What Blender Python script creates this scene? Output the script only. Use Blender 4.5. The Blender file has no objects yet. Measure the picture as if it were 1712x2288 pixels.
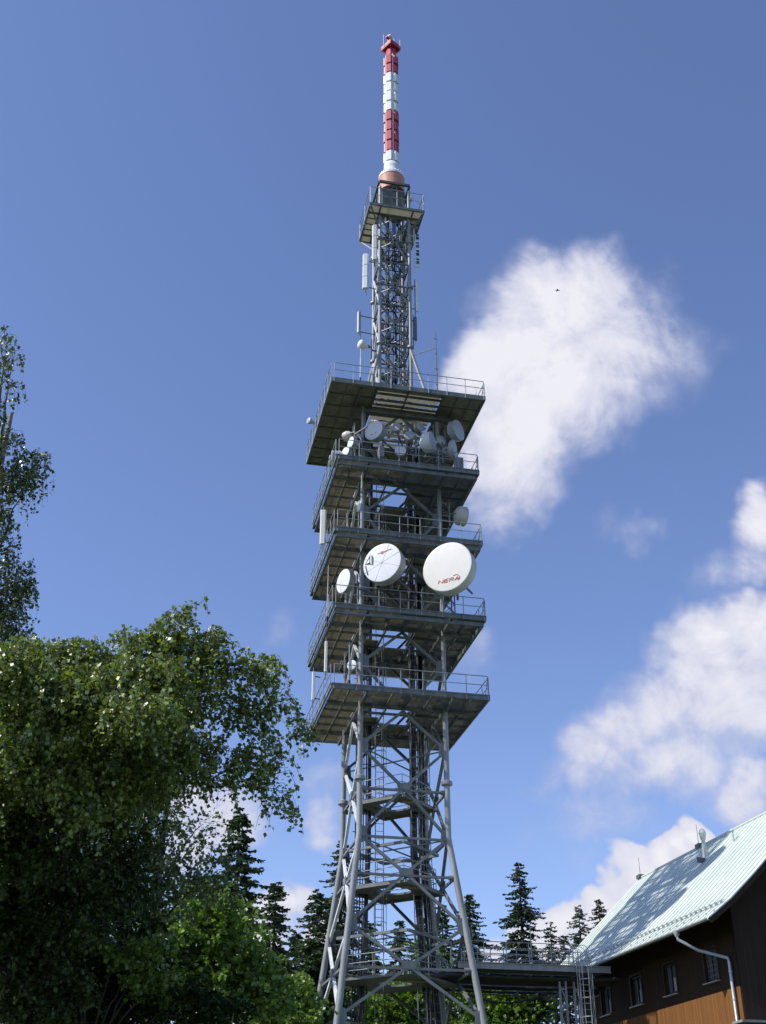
import bpy, math, random
import numpy as np
from mathutils import Vector, Matrix
R = math.radians
random.seed(7)
scene = bpy.context.scene
col = scene.collection

# ------------------------------------------------------------------ camera
CAM = Vector((-14.516, -64.543, 1.7))
YAW, PITCH, FPX = 0.212, 0.522, 2675.27          # focal length in pixels of a 1712 wide frame
cam_d = bpy.data.cameras.new('camera')
cam_d.sensor_fit = 'HORIZONTAL'; cam_d.sensor_width = 36.0
cam_d.lens = 36.0 * FPX / 1712.0
cam_d.clip_start = 0.1; cam_d.clip_end = 6000
cam = bpy.data.objects.new('camera', cam_d); col.objects.link(cam)
cam.location = CAM; cam.rotation_euler = (math.pi / 2 + PITCH, 0, -YAW)
scene.camera = cam
FWD = Vector((math.sin(YAW) * math.cos(PITCH), math.cos(YAW) * math.cos(PITCH), math.sin(PITCH)))
RGT = Vector((math.cos(YAW), -math.sin(YAW), 0)); UPV = RGT.cross(FWD)
def ray(u, v): return FWD * FPX + RGT * (u - 856) - UPV * (v - 1144)
def at_y(u, v, y):
    d = ray(u, v); return CAM + d * ((y - CAM.y) / d.y)
def at_d(u, v, dist):
    return CAM + ray(u, v).normalized() * dist
def at_x(u, v, x):
    d = ray(u, v); return CAM + d * ((x - CAM.x) / d.x)

# ------------------------------------------------------------------ materials
def new_mat(name):
    m = bpy.data.materials.new(name); m.use_nodes = True
    nt = m.node_tree; nt.nodes.clear()
    out = nt.nodes.new('ShaderNodeOutputMaterial')
    b = nt.nodes.new('ShaderNodeBsdfPrincipled')
    nt.links.new(b.outputs[0], out.inputs[0])
    return m, nt, b, out
def N(nt, typ, **kw):
    n = nt.nodes.new(typ)
    for k, v in kw.items(): setattr(n, k, v)
    return n
def mat(name, c, rough=0.55, c2=None, scale=1.5, metal=0.0, bump=0.0, streak=False, detail=6):
    m, nt, b, out = new_mat(name)
    tc = N(nt, 'ShaderNodeTexCoord'); mp = N(nt, 'ShaderNodeMapping')
    mp.inputs['Scale'].default_value = (scale, scale, scale * (0.18 if streak else 1.0))
    nz = N(nt, 'ShaderNodeTexNoise'); nz.inputs['Scale'].default_value = 1.0; nz.inputs['Detail'].default_value = detail
    nz.inputs['Roughness'].default_value = 0.65
    nt.links.new(tc.outputs['Object'], mp.inputs[0]); nt.links.new(mp.outputs[0], nz.inputs['Vector'])
    mr = N(nt, 'ShaderNodeMapRange'); mr.inputs[1].default_value = 0.32; mr.inputs[2].default_value = 0.68
    nt.links.new(nz.outputs[0], mr.inputs[0])
    mx = N(nt, 'ShaderNodeMix', data_type='RGBA')
    c2 = c2 or tuple(x * 0.72 for x in c)
    mx.inputs[6].default_value = (*c2, 1); mx.inputs[7].default_value = (*c, 1)
    nt.links.new(mr.outputs[0], mx.inputs[0]); nt.links.new(mx.outputs[2], b.inputs['Base Color'])
    b.inputs['Roughness'].default_value = rough; b.inputs['Metallic'].default_value = metal
    if bump:
        bp = N(nt, 'ShaderNodeBump'); bp.inputs['Strength'].default_value = bump; bp.inputs['Distance'].default_value = 0.02
        nt.links.new(nz.outputs[0], bp.inputs['Height']); nt.links.new(bp.outputs[0], b.inputs['Normal'])
    return m
def leaf_mat(name, ca, cb, trans=0.25, rough=0.4, spec=0.5):
    m, nt, b, out = new_mat(name)
    g = N(nt, 'ShaderNodeNewGeometry')
    mx = N(nt, 'ShaderNodeMix', data_type='RGBA')
    mx.inputs[6].default_value = (*ca, 1); mx.inputs[7].default_value = (*cb, 1)
    nt.links.new(g.outputs['Random Per Island'], mx.inputs[0])
    nt.links.new(mx.outputs[2], b.inputs['Base Color'])
    b.inputs['Roughness'].default_value = rough
    b.inputs['Specular IOR Level'].default_value = spec
    tr = N(nt, 'ShaderNodeBsdfTranslucent')
    mul = N(nt, 'ShaderNodeMix', data_type='RGBA', blend_type='MULTIPLY'); mul.inputs[0].default_value = 1
    mul.inputs[7].default_value = (1.3, 1.5, 0.6, 1)
    nt.links.new(mx.outputs[2], mul.inputs[6]); nt.links.new(mul.outputs[2], tr.inputs[0])
    ms = N(nt, 'ShaderNodeMixShader'); ms.inputs[0].default_value = trans
    nt.links.new(b.outputs[0], ms.inputs[1]); nt.links.new(tr.outputs[0], ms.inputs[2]); nt.links.new(ms.outputs[0], out.inputs[0])
    return m
def sheet_mat(name, c, c2, trans):
    m = mat(name, c, 0.6, c2, 2.2)
    nt = m.node_tree; b = next(n for n in nt.nodes if n.type == 'BSDF_PRINCIPLED'); out = next(n for n in nt.nodes if n.type == 'OUTPUT_MATERIAL')
    tr = N(nt, 'ShaderNodeBsdfTranslucent'); tr.inputs[0].default_value = (*c, 1)
    ms = N(nt, 'ShaderNodeMixShader'); ms.inputs[0].default_value = trans
    nt.links.new(b.outputs[0], ms.inputs[1]); nt.links.new(tr.outputs[0], ms.inputs[2]); nt.links.new(ms.outputs[0], out.inputs[0])
    return m
def board_mat(name, c, c2, width=0.14):
    m, nt, b, out = new_mat(name)
    tc = N(nt, 'ShaderNodeTexCoord'); sp = N(nt, 'ShaderNodeSeparateXYZ'); nt.links.new(tc.outputs['Object'], sp.inputs[0])
    ad = N(nt, 'ShaderNodeMath', operation='ADD'); nt.links.new(sp.outputs[0], ad.inputs[0]); nt.links.new(sp.outputs[1], ad.inputs[1])
    dv = N(nt, 'ShaderNodeMath', operation='DIVIDE'); dv.inputs[1].default_value = width; nt.links.new(ad.outputs[0], dv.inputs[0])
    fl = N(nt, 'ShaderNodeMath', operation='FLOOR'); nt.links.new(dv.outputs[0], fl.inputs[0])
    fr = N(nt, 'ShaderNodeMath', operation='FRACT'); nt.links.new(dv.outputs[0], fr.inputs[0])
    wn = N(nt, 'ShaderNodeTexWhiteNoise', noise_dimensions='1D'); nt.links.new(fl.outputs[0], wn.inputs['W'])
    nz = N(nt, 'ShaderNodeTexNoise'); nz.inputs['Scale'].default_value = 1.0; nz.inputs['Detail'].default_value = 8
    mp = N(nt, 'ShaderNodeMapping'); mp.inputs['Scale'].default_value = (9, 9, 0.8)
    nt.links.new(tc.outputs['Object'], mp.inputs[0]); nt.links.new(mp.outputs[0], nz.inputs['Vector'])
    av = N(nt, 'ShaderNodeMath', operation='MULTIPLY_ADD'); av.inputs[1].default_value = 0.45; nt.links.new(wn.outputs[0], av.inputs[0])
    nz2 = N(nt, 'ShaderNodeMath', operation='MULTIPLY'); nz2.inputs[1].default_value = 0.6; nt.links.new(nz.outputs[0], nz2.inputs[0]); nt.links.new(nz2.outputs[0], av.inputs[2])
    mx = N(nt, 'ShaderNodeMix', data_type='RGBA'); mx.inputs[6].default_value = (*c2, 1); mx.inputs[7].default_value = (*c, 1)
    nt.links.new(av.outputs[0], mx.inputs[0])
    gp = N(nt, 'ShaderNodeMath', operation='LESS_THAN'); gp.inputs[1].default_value = 0.09; nt.links.new(fr.outputs[0], gp.inputs[0])
    m2 = N(nt, 'ShaderNodeMix', data_type='RGBA'); m2.inputs[7].default_value = (0.012, 0.007, 0.004, 1)
    nt.links.new(gp.outputs[0], m2.inputs[0]); nt.links.new(mx.outputs[2], m2.inputs[6]); nt.links.new(m2.outputs[2], b.inputs['Base Color'])
    b.inputs['Roughness'].default_value = 0.8; b.inputs['Specular IOR Level'].default_value = 0.25
    return m

M = {}
M['steel'] = mat('painted_steel', (0.185, 0.205, 0.195), 0.5, (0.095, 0.105, 0.100), 1.8, streak=True)
M['steel_light'] = mat('pale_painted_steel', (0.215, 0.225, 0.218), 0.45, (0.12, 0.128, 0.12), 1.8, streak=True)
M['leg'] = mat('leg_paint', (0.33, 0.34, 0.335), 0.42, (0.20, 0.205, 0.20), 1.8, streak=True)
M['steel_dark'] = mat('dark_grey_steel', (0.125, 0.145, 0.14), 0.55, (0.075, 0.09, 0.088), 1.2)  # dark grey paint for joists, frames and fittings
M['galv'] = mat('galvanised_rail', (0.34, 0.37, 0.38), 0.45, (0.24, 0.26, 0.27), 2.0, metal=0.2)
M['deck'] = mat('weathered_deck', (0.25, 0.235, 0.195), 0.8, (0.13, 0.12, 0.10), 1.7, bump=0.3)
M['deck_ochre'] = mat('ochre_deck_panel', (0.40, 0.34, 0.20), 0.8, (0.22, 0.18, 0.11), 1.9, bump=0.3)
M['deck_pale'] = sheet_mat('pale_grating_panel', (0.60, 0.58, 0.50), (0.36, 0.35, 0.30), 0.5)
M['cable'] = mat('black_cable', (0.022, 0.024, 0.026), 0.5, (0.012, 0.013, 0.014), 3.0)
M['dark'] = mat('dark_interior', (0.05, 0.055, 0.055), 0.7)
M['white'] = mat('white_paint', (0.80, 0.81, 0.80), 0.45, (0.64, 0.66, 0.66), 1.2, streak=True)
M['radome'] = mat('white_radome', (0.74, 0.72, 0.67), 0.5, (0.67, 0.65, 0.60), 0.9)
M['radome_cool'] = mat('cool_white_radome', (0.74, 0.74, 0.76), 0.5, (0.65, 0.66, 0.68), 1.1)
M['radome_grey'] = mat('grey_radome', (0.42, 0.44, 0.47), 0.5, (0.34, 0.36, 0.39), 1.4)
M['shroud'] = mat('shroud_grey', (0.40, 0.42, 0.41), 0.5, (0.28, 0.30, 0.30), 1.6, streak=True)
M['shroud_pale'] = mat('shroud_pale', (0.62, 0.61, 0.54), 0.5, (0.46, 0.45, 0.40), 1.6, streak=True)
M['red'] = mat('red_paint', (0.50, 0.040, 0.075), 0.5, (0.33, 0.030, 0.055), 2.6, streak=True)
M['red_dark'] = mat('red_shadow_paint', (0.32, 0.02, 0.05), 0.5)
M['drum'] = mat('terracotta_cover', (0.60, 0.29, 0.20), 0.6, (0.46, 0.21, 0.14), 1.6, streak=True)
M['logo_red'] = mat('logo_red', (0.55, 0.09, 0.05), 0.5)
M['logo_faint'] = mat('faded_logo_red', (0.50, 0.27, 0.26), 0.5)
M['line'] = mat('radome_seam', (0.66, 0.66, 0.69), 0.5, (0.6, 0.6, 0.63))
M['roof'] = mat('pale_green_roof', (0.60, 0.645, 0.565), 0.5, (0.47, 0.53, 0.46), 0.30)
M['roof_seam'] = mat('roof_seam', (0.43, 0.49, 0.43), 0.5)
M['gutter'] = mat('zinc_gutter', (0.50, 0.54, 0.53), 0.4, (0.36, 0.40, 0.40), 2.0, metal=0.3)
M['boards'] = board_mat('brown_boards', (0.25, 0.108, 0.028), (0.13, 0.052, 0.012))
M['boards_shade'] = board_mat('shade_toned_boards', (0.050, 0.027, 0.013), (0.024, 0.013, 0.007))  # eave shade put into the board colour
M['soffit'] = board_mat('soffit_boards', (0.050, 0.029, 0.018), (0.027, 0.016, 0.011), 0.16)
M['frame'] = mat('dark_window_frame', (0.035, 0.022, 0.015), 0.5)
M['plinth'] = mat('stone_plinth', (0.30, 0.30, 0.27), 0.8, (0.18, 0.18, 0.16), 2.0, bump=0.4)
M['bark'] = mat('bark', (0.085, 0.065, 0.048), 0.9, (0.035, 0.027, 0.02), 6, bump=0.6)
M['birch_bark'] = mat('birch_bark', (0.30, 0.27, 0.23), 0.8, (0.07, 0.06, 0.05), 3, bump=0.4)
M['concrete'] = mat('concrete', (0.34, 0.33, 0.30), 0.9, (0.24, 0.23, 0.21), 1.5, bump=0.3)
M['ground'] = mat('meadow_ground', (0.060, 0.085, 0.025), 0.95, (0.035, 0.045, 0.018), 0.25, bump=0.5)
M['bird'] = mat('dark_plumage', (0.02, 0.02, 0.022), 0.7)
M['birch'] = leaf_mat('birch_leaf', (0.055, 0.090, 0.012), (0.300, 0.370, 0.070), 0.24, 0.40, 1.0)
M['shrub'] = leaf_mat('shrub_leaf', (0.065, 0.125, 0.016), (0.235, 0.350, 0.050), 0.32, 0.42, 0.7)
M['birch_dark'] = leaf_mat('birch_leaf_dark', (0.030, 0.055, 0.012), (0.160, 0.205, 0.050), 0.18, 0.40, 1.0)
M['willow'] = leaf_mat('willow_leaf', (0.070, 0.105, 0.036), (0.160, 0.200, 0.070), 0.25, 0.4, 0.8)
M['bright'] = leaf_mat('bright_green_leaf', (0.080, 0.150, 0.018), (0.190, 0.300, 0.036), 0.35, 0.45, 0.4)  # bright green of the trees behind the tower
M['dark_leaf'] = leaf_mat('shaded_leaf', (0.009, 0.018, 0.004), (0.028, 0.050, 0.010), 0.15, 0.7, 0.12)  # near-black leaf colour stands in for deep shade
M['shade_leaf'] = leaf_mat('shade_toned_leaf', (0.014, 0.028, 0.005), (0.075, 0.120, 0.018), 0.14, 0.5, 0.4)  # darker leaf colour stands in for shade under the birch
M['spruce'] = leaf_mat('spruce_needles', (0.030, 0.055, 0.022), (0.105, 0.150, 0.055), 0.10, 0.5, 0.3)
M['spruce_blue'] = leaf_mat('dark_spruce_needles', (0.032, 0.050, 0.034), (0.090, 0.120, 0.075), 0.10, 0.5, 0.3)
mg, ntg, bg, _ = new_mat('window_glass')
bg.inputs['Base Color'].default_value = (0.10, 0.12, 0.13, 1); bg.inputs['Roughness'].default_value = 0.06
_n = N(ntg, 'ShaderNodeTexNoise'); _n.inputs['Scale'].default_value = 3.0
_b = N(ntg, 'ShaderNodeBump'); _b.inputs['Strength'].default_value = 0.06; ntg.links.new(_n.outputs[0], _b.inputs['Height']); ntg.links.new(_b.outputs[0], bg.inputs['Normal'])
M['glass'] = mg

# ------------------------------------------------------------------ mesh helpers
class MB:
    def __init__(s): s.v = []; s.f = []; s.sm = []; s.mi = []; s.cur = 0
    def add(s, vs, fs, smooth=False):
        o = len(s.v); s.v += [tuple(p) for p in vs]
        for f in fs: s.f.append(tuple(o + i for i in f)); s.sm.append(smooth); s.mi.append(s.cur)
        return s
    def box(s, c, d, rot=None):
        c = Vector(c); hx, hy, hz = d[0] / 2, d[1] / 2, d[2] / 2
        vs = [Vector((x, y, z)) for x in (-hx, hx) for y in (-hy, hy) for z in (-hz, hz)]
        if rot is not None: vs = [rot @ p for p in vs]
        return s.add([p + c for p in vs], [(0, 1, 3, 2), (4, 6, 7, 5), (0, 4, 5, 1), (2, 3, 7, 6), (0, 2, 6, 4), (1, 5, 7, 3)])
    def bar(s, a, b, w, h=None, up=(0, 0, 1)):
        a, b = Vector(a), Vector(b); d = b - a; L = d.length
        if L < 1e-6: return s
        x = d / L; u = Vector(up)
        if abs(x.dot(u)) > 0.98: u = Vector((0, 1, 0))
        y = u.cross(x).normalized(); z = x.cross(y)
        rot = Matrix((x, y, z)).transposed()
        return s.box((a + b) / 2, (L, w, h or w), rot)
    def tube(s, pts, r, n=8, caps=True):
        pts = [Vector(p) for p in pts]; rs = r if isinstance(r, (list, tuple)) else [r] * len(pts)
        vs = []; fs = []; prev = None
        for i, p in enumerate(pts):
            t = (pts[min(i + 1, len(pts) - 1)] - pts[max(i - 1, 0)])
            if t.length < 1e-9: t = Vector((0, 0, 1))
            t.normalize()
            if prev is None:
                a = Vector((0, 0, 1)) if abs(t.z) < 0.9 else Vector((1, 0, 0))
                x = t.cross(a).normalized()
            else:
                x = (prev - t * prev.dot(t)).normalized()
            prev = x; y = t.cross(x)
            for k in range(n):
                an = 2 * math.pi * k / n
                vs.append(p + (x * math.cos(an) + y * math.sin(an)) * rs[i])
        for i in range(len(pts) - 1):
            for k in range(n):
                a = i * n + k; b = i * n + (k + 1) % n
                fs.append((a, b, b + n, a + n))
        s.add(vs, fs, True)
        if caps:
            s.add(vs[:n], [tuple(range(n - 1, -1, -1))]); s.add(vs[-n:], [tuple(range(n))])
        return s
    def lathe(s, prof, c=(0, 0, 0), axis='z', n=32, smooth=True, cap0=False, cap1=False):
        c = Vector(c); vs = []
        for (r, h) in prof:
            for k in range(n):
                an = 2 * math.pi * k / n
                if axis == 'z': q = Vector((r * math.cos(an), r * math.sin(an), h))
                else: q = Vector((r * math.cos(an), h, r * math.sin(an)))       # along y
                vs.append(c + q)
        fs = []
        for i in range(len(prof) - 1):
            for k in range(n):
                a = i * n + k; b = i * n + (k + 1) % n
                fs.append((a, b, b + n, a + n) if axis == 'z' else (a, a + n, b + n, b))
        s.add(vs, fs, smooth)
        if cap0: s.add(vs[:n], [tuple(range(n))])
        if cap1: s.add(vs[-n:], [tuple(range(n))])
        return s
    def poly(s, pts, th, nrm=(0, 0, 1)):
        n = Vector(nrm).normalized() * th; k = len(pts)
        vs = [Vector(p) for p in pts] + [Vector(p) + n for p in pts]
        fs = [tuple(range(k - 1, -1, -1)), tuple(range(k, 2 * k))] + [(i, (i + 1) % k, k + (i + 1) % k, k + i) for i in range(k)]
        return s.add(vs, fs)
    def build(s, name, m, parent=None, label=None, local=False):
        me = bpy.data.meshes.new(name)
        off = Vector((0, 0, 0))
        if parent is not None and not local:
            p = parent
            while p is not None: off += p.location; p = p.parent
        me.from_pydata([tuple(Vector(v) - off) for v in s.v], [], s.f)
        me.polygons.foreach_set('use_smooth', s.sm)
        ms = m if isinstance(m, (list, tuple)) else [m]
        for x in ms: me.materials.append(x)
        if len(ms) > 1: me.polygons.foreach_set('material_index', s.mi)
        me.update()
        o = bpy.data.objects.new(name, me); col.objects.link(o)
        if parent is not None: o.parent = parent
        if label: o['label'] = label
        return o
def tag(o, label, cat, group=None, kind=None):
    if label: o['label'] = label
    if cat: o['category'] = cat
    if group: o['group'] = group
    if kind: o['kind'] = kind
    return o
def thing(name, label, cat, loc=(0, 0, 0), rotz=0.0, group=None):
    o = bpy.data.objects.new(name, None); col.objects.link(o)
    o.location = loc; o.rotation_euler = (0, 0, rotz); o.empty_display_size = 0.3
    return tag(o, label, cat, group)

# ------------------------------------------------------------------ ground
def ground_z(x, y):
    t = min(1, max(0, (y + 60) / 50)); t = t * t * (3 - 2 * t)
    return 5.5 * t - 0.0 + 0.25 * math.sin(x * 0.13) * math.cos(y * 0.11)
g = MB(); n = 90; ex = [math.copysign(abs(i / 45 - 1) ** 2.6 * 3000, i - 45) for i in range(n + 1)]
for j in ex:
    for i in ex: g.v.append((i, j - 20, ground_z(i, j - 20)))
for j in range(n):
    for i in range(n):
        a = j * (n + 1) + i; g.f.append((a, a + 1, a + n + 2, a + n + 1)); g.sm.append(True); g.mi.append(0)
tag(g.build('ground', M['ground']), None, None, kind='structure')

# ------------------------------------------------------------------ TOWER
GZ = 5.4
tower = thing('transmission_tower', 'tall grey steel lattice tower with stacked square platforms and a red and white mast', 'transmission tower', (0, 0, GZ))
WB, ZBEND, SL = 2.435, 18.51, 0.131
def hw(z): return WB + SL * max(0.0, ZBEND - z)
P_Z = [25.86, 30.68, 35.60, 40.56, 45.90]
for sx in (-1, 1):
    for sy in (-1, 1):
        zb = ground_z(0, 0) - 0.2
        lg = MB().tube([(sx * hw(zb), sy * hw(zb), zb), (sx * WB, sy * WB, ZBEND), (sx * WB, sy * WB, P_Z[0])], [0.18, 0.165, 0.155], 14)
        lg.tube([(sx * WB, sy * WB, P_Z[0]), (sx * WB, sy * WB, P_Z[4])], 0.135, 12)
        leg = lg.build('leg', M['leg'], tower)
        MB().lathe([(0.18, 21.35), (0.31, 21.42), (0.31, 21.50), (0.31, 21.515), (0.31, 21.60), (0.18, 21.67)], (sx * WB, sy * WB, 0), n=16, smooth=False).build('flange', M['leg'], leg)
        MB().lathe([(0.75, zb - 1), (0.75, zb + 0.35), (0.3, zb + 0.6)], (sx * hw(zb), sy * hw(zb), 0), n=12, smooth=False).build('footing', M['concrete'], leg)
# faces: f(t, z) gives a point on a face, t in -1..1
FACES = [lambda t, z, o=0: Vector((t * hw(z), -hw(z) - o, z)), lambda t, z, o=0: Vector((-hw(z) - o, -t * hw(z), z)),
         lambda t, z, o=0: Vector((-t * hw(z), hw(z) + o, z)), lambda t, z, o=0: Vector((hw(z) + o, t * hw(z), z))]
NORM = [Vector((0, -1, 0)), Vector((-1, 0, 0)), Vector((0, 1, 0)), Vector((1, 0, 0))]
def channel(mb, a, b, nrm, w=0.145, d=0.12):
    # a rolled channel: web facing outwards, two flanges behind it
    mb.bar(a, b, 0.03, w, up=nrm.cross((Vector(b) - Vector(a)).normalized()))
    x = (Vector(b) - Vector(a)).normalized(); s = nrm.cross(x).normalized()
    for k in (-1, 1):
        o = s * (k * (w / 2 - 0.014)) - nrm * (d / 2 + 0.016)
        mb.bar(Vector(a) + o, Vector(b) + o, d, 0.024, up=s)
CZ = [25.5, 21.12, 16.5, 11.8, 7.2]; LZ = [23.35, 18.51, 13.85, 9.35]
for fi, (F, nr) in enumerate(zip(FACES, NORM)):
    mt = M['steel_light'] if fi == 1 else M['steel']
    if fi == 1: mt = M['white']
    for i in range(4):
        mb = MB()
        for s in (-1, 1):
            k = 0.95
            channel(mb, F(0, CZ[i]), F(s * k, LZ[i] + 0.12), nr)
            if i < 4: channel(mb, F(s * k, LZ[i] - 0.12), F(0, CZ[i + 1]), nr)
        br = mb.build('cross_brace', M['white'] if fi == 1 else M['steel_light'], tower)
        gp = MB()
        c = F(0, CZ[i + 1], 0.03); tx = nr.cross(Vector((0, 0, 1)))
        gp.poly([c + tx * x + Vector((0, 0, z)) for x, z in ((-.62, .42), (-.25, .16), (.25, .16), (.62, .42), (.62, .36), (.5, -.14), (-.5, -.14), (-.62, .36))] if False else
                [c + tx * x + Vector((0, 0, z)) for x, z in ((-.42, .26), (.42, .26), (.32, -.12), (-.32, -.12))], 0.03, nr)
        gp.build('gusset_plate', M['steel_light'], br)
        for s in (-1, 1):
            gl = MB(); c = F(s * 0.99, LZ[i], 0.03); tx2 = tx * (-s if F(1, 20).dot(tx) > 0 else s)
            gl.poly([c + tx2 * x + Vector((0, 0, z)) for x, z in ((.05, .5), (.38, .34), (.42, -.30), (.05, -.5))], 0.028, nr)
            gl.build('gusset_plate', M['steel_light'], br)
    for z in (CZ[1] - 0.14, 18.4, CZ[2] - 0.12, CZ[3] - 0.1):
        mb = MB(); w = 0.93
        a, b = F(-w, z, -0.04), F(w, z, -0.04)
        mb.bar(a, b, 0.12, 0.12)
        if fi in (0, 1) or True:
            for s in (-1, 1):
                mb.tube([F(s * 0.86, z, -0.04), F(s * 0.95, z, -0.04)], 0.13, 10)
        mb.build('strut', M['steel_light'], tower)
# diamond plan bracing between the mid points of the faces
for z in (18.2, 13.6, 11.5, 16.1, 20.7):
    mb = MB(); h = hw(z)
    q = [Vector((0, -h, z)), Vector((h, 0, z)), Vector((0, h, z)), Vector((-h, 0, z))]
    for k in range(4): mb.bar(q[k], q[(k + 1) % 4], 0.13, 0.14)
    mb.build('plan_brace', M['steel_light'], tower)
# round-cornered inner landings
def inner_landing(z):
    h = hw(z) * 0.93; hi = 0.95
    mb = MB(); k = 16
    def rim(r, zz, sq): 
        out = []
        for i in range(k):
            a = 2 * math.pi * i / k; c_, s_ = math.cos(a), math.sin(a)
            m_ = (abs(c_) ** sq + abs(s_) ** sq) ** (1 / sq)
            out.append((r * c_ / m_, r * s_ / m_, zz))
        return out
    h *= 1.04; o0, o1 = rim(h, z, 1.04), rim(h, z + 0.10, 1.04); i0, i1 = rim(hi, z, 1.6), rim(hi, z + 0.10, 1.6)
    mb.add(o0 + o1 + i0 + i1, [f for i in range(k) for j in [(i + 1) % k] for f in ((i, j, k + j, k + i), (i, 2 * k + i, 2 * k + j, j), (k + i, k + j, 3 * k + j, 3 * k + i), (2 * k + i, 3 * k + i, 3 * k + j, 2 * k + j))])
    mb.build_ = None
    o = mb.build('inner_landing', M['steel'], tower)
    ug = MB()
    ug.box((0.75, -1.2, z - 0.03), (1.2, 0.5, 0.03))
    ug.build('grating_panel', M['deck_ochre'], o)
    rl = MB(); ri = rim(h * 0.88, z + 0.10, 1.04)
    for i in range(k):
        if i % 2 == 0: rl.tube([ri[i], (ri[i][0], ri[i][1], z + 1.26)], 0.022, 6)
    for zz in (0.5, 0.85, 1.26):
        rl.tube([(p[0], p[1], z + zz) for p in ri + ri[:1]], 0.022, 6)
    rl.build('railing', M['galv'], o)
for z in (20.75, 16.15, 11.45): inner_landing(z)
for z in (9.2, 13.75, 18.35, 23.3):
    mb = MB(); h = hw(z) * .97
    for a, b in (((-h, -h), (h, h)), ((-h, h), (h, -h))): mb.bar((a[0], a[1], z), (b[0], b[1], z + (.0 if a[1] < 0 else .07)), .07, .06)
    mb.build('plan_brace', M['steel'], tower)
# ladders with hooped cages
def ladder(x, y, z0, z1, cage, face=-1, leanx=0.0):
    mb = MB()
    def X(z): return x + leanx * max(0, ZBEND - z)
    for s in (-0.23, 0.23): mb.tube([(X(z0) + s, y, z0), (X(ZBEND if z0 < ZBEND < z1 else (z0 + z1) / 2) + s, y, ZBEND if z0 < ZBEND < z1 else (z0 + z1) / 2), (X(z1) + s, y, z1)], 0.027, 6)
    z = z0
    while z < z1: mb.tube([(X(z) - .23, y, z), (X(z) + .23, y, z)], 0.016, 5); z += 0.42
    lo = mb.build('ladder', M['steel'], tower)
    for (c0, c1) in cage:
        cb = MB(); z = c0; arc = [(math.cos(a) * 0.36, face * (math.sin(a) * 0.62)) for a in [math.pi * i / 8 for i in range(9)]]
        while z <= c1 + 0.01:
            cb.tube([(X(z) + ax, y + ay, z) for ax, ay in arc], 0.018, 5); z += 0.9
        for i in (1, 4, 7): cb.tube([(X(c0) + arc[i][0], y + arc[i][1], c0), (X(c1) + arc[i][0], y + arc[i][1], c1)], 0.016, 5)
        cb.build('safety_cage', M['steel'], lo)
ladder(-0.75, 0.35, 6.0, 45.5, [(13.6, 15.9), (23.0, 25.4), (27.5, 30), (32.6, 35), (37.5, 40)], -1)
ladder(1.15, -0.35, 6.0, 45.0, [(18.2, 20.4), (9.3, 11.0)], -1, 0.03)
ladder(1.95, 0.4, 6.0, 26.0, [], -1, 0.06)
# feeder cables running up the tower
def trunk(x, y, ks, spread, r, zt, lean):
    mb = MB()
    for i in range(ks):
        ox, oy = random.uniform(-spread, spread), random.uniform(-spread, spread)
        pts = []
        for z in (5.3, 9, 12, 15, ZBEND, 23, 29, 35, 40, zt):
            d = max(0, ZBEND - z) * SL
            pts.append((x + ox + lean * d + random.uniform(-.01, .01), y + oy + random.uniform(-.01, .01), z))
        mb.tube(pts, r * random.uniform(0.7, 1.2), 7)
    return mb
trunk(1.35, 0.9, 12, 0.16, 0.06, 45.7, 0.6).build('cable_trunk', M['cable'], tower)
trunk(1.95, 1.5, 12, 0.16, 0.06, 45.7, 0.6).build('cable_trunk', M['cable'], tower)
trunk(-1.15, 1.3, 9, 0.10, 0.045, 45.7, -0.4).build('cable_trunk', M['cable'], tower)
tb = MB()
for k in range(6):
    x = -2.0 + 0.15 * k
    tb.tube([(x - 0.10 * 1.2, 0.9, 6), (x, 0.9, ZBEND), (x, 0.9, 45.6)], 0.028 if k % 2 else 0.04, 6)
z = 6.5
while z < 45: tb.bar((-2.15, 0.94, z), (-1.1, 0.94, z), 0.04); z += 1.3
tb.build('cable_rack', M['cable'], tower)

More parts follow.
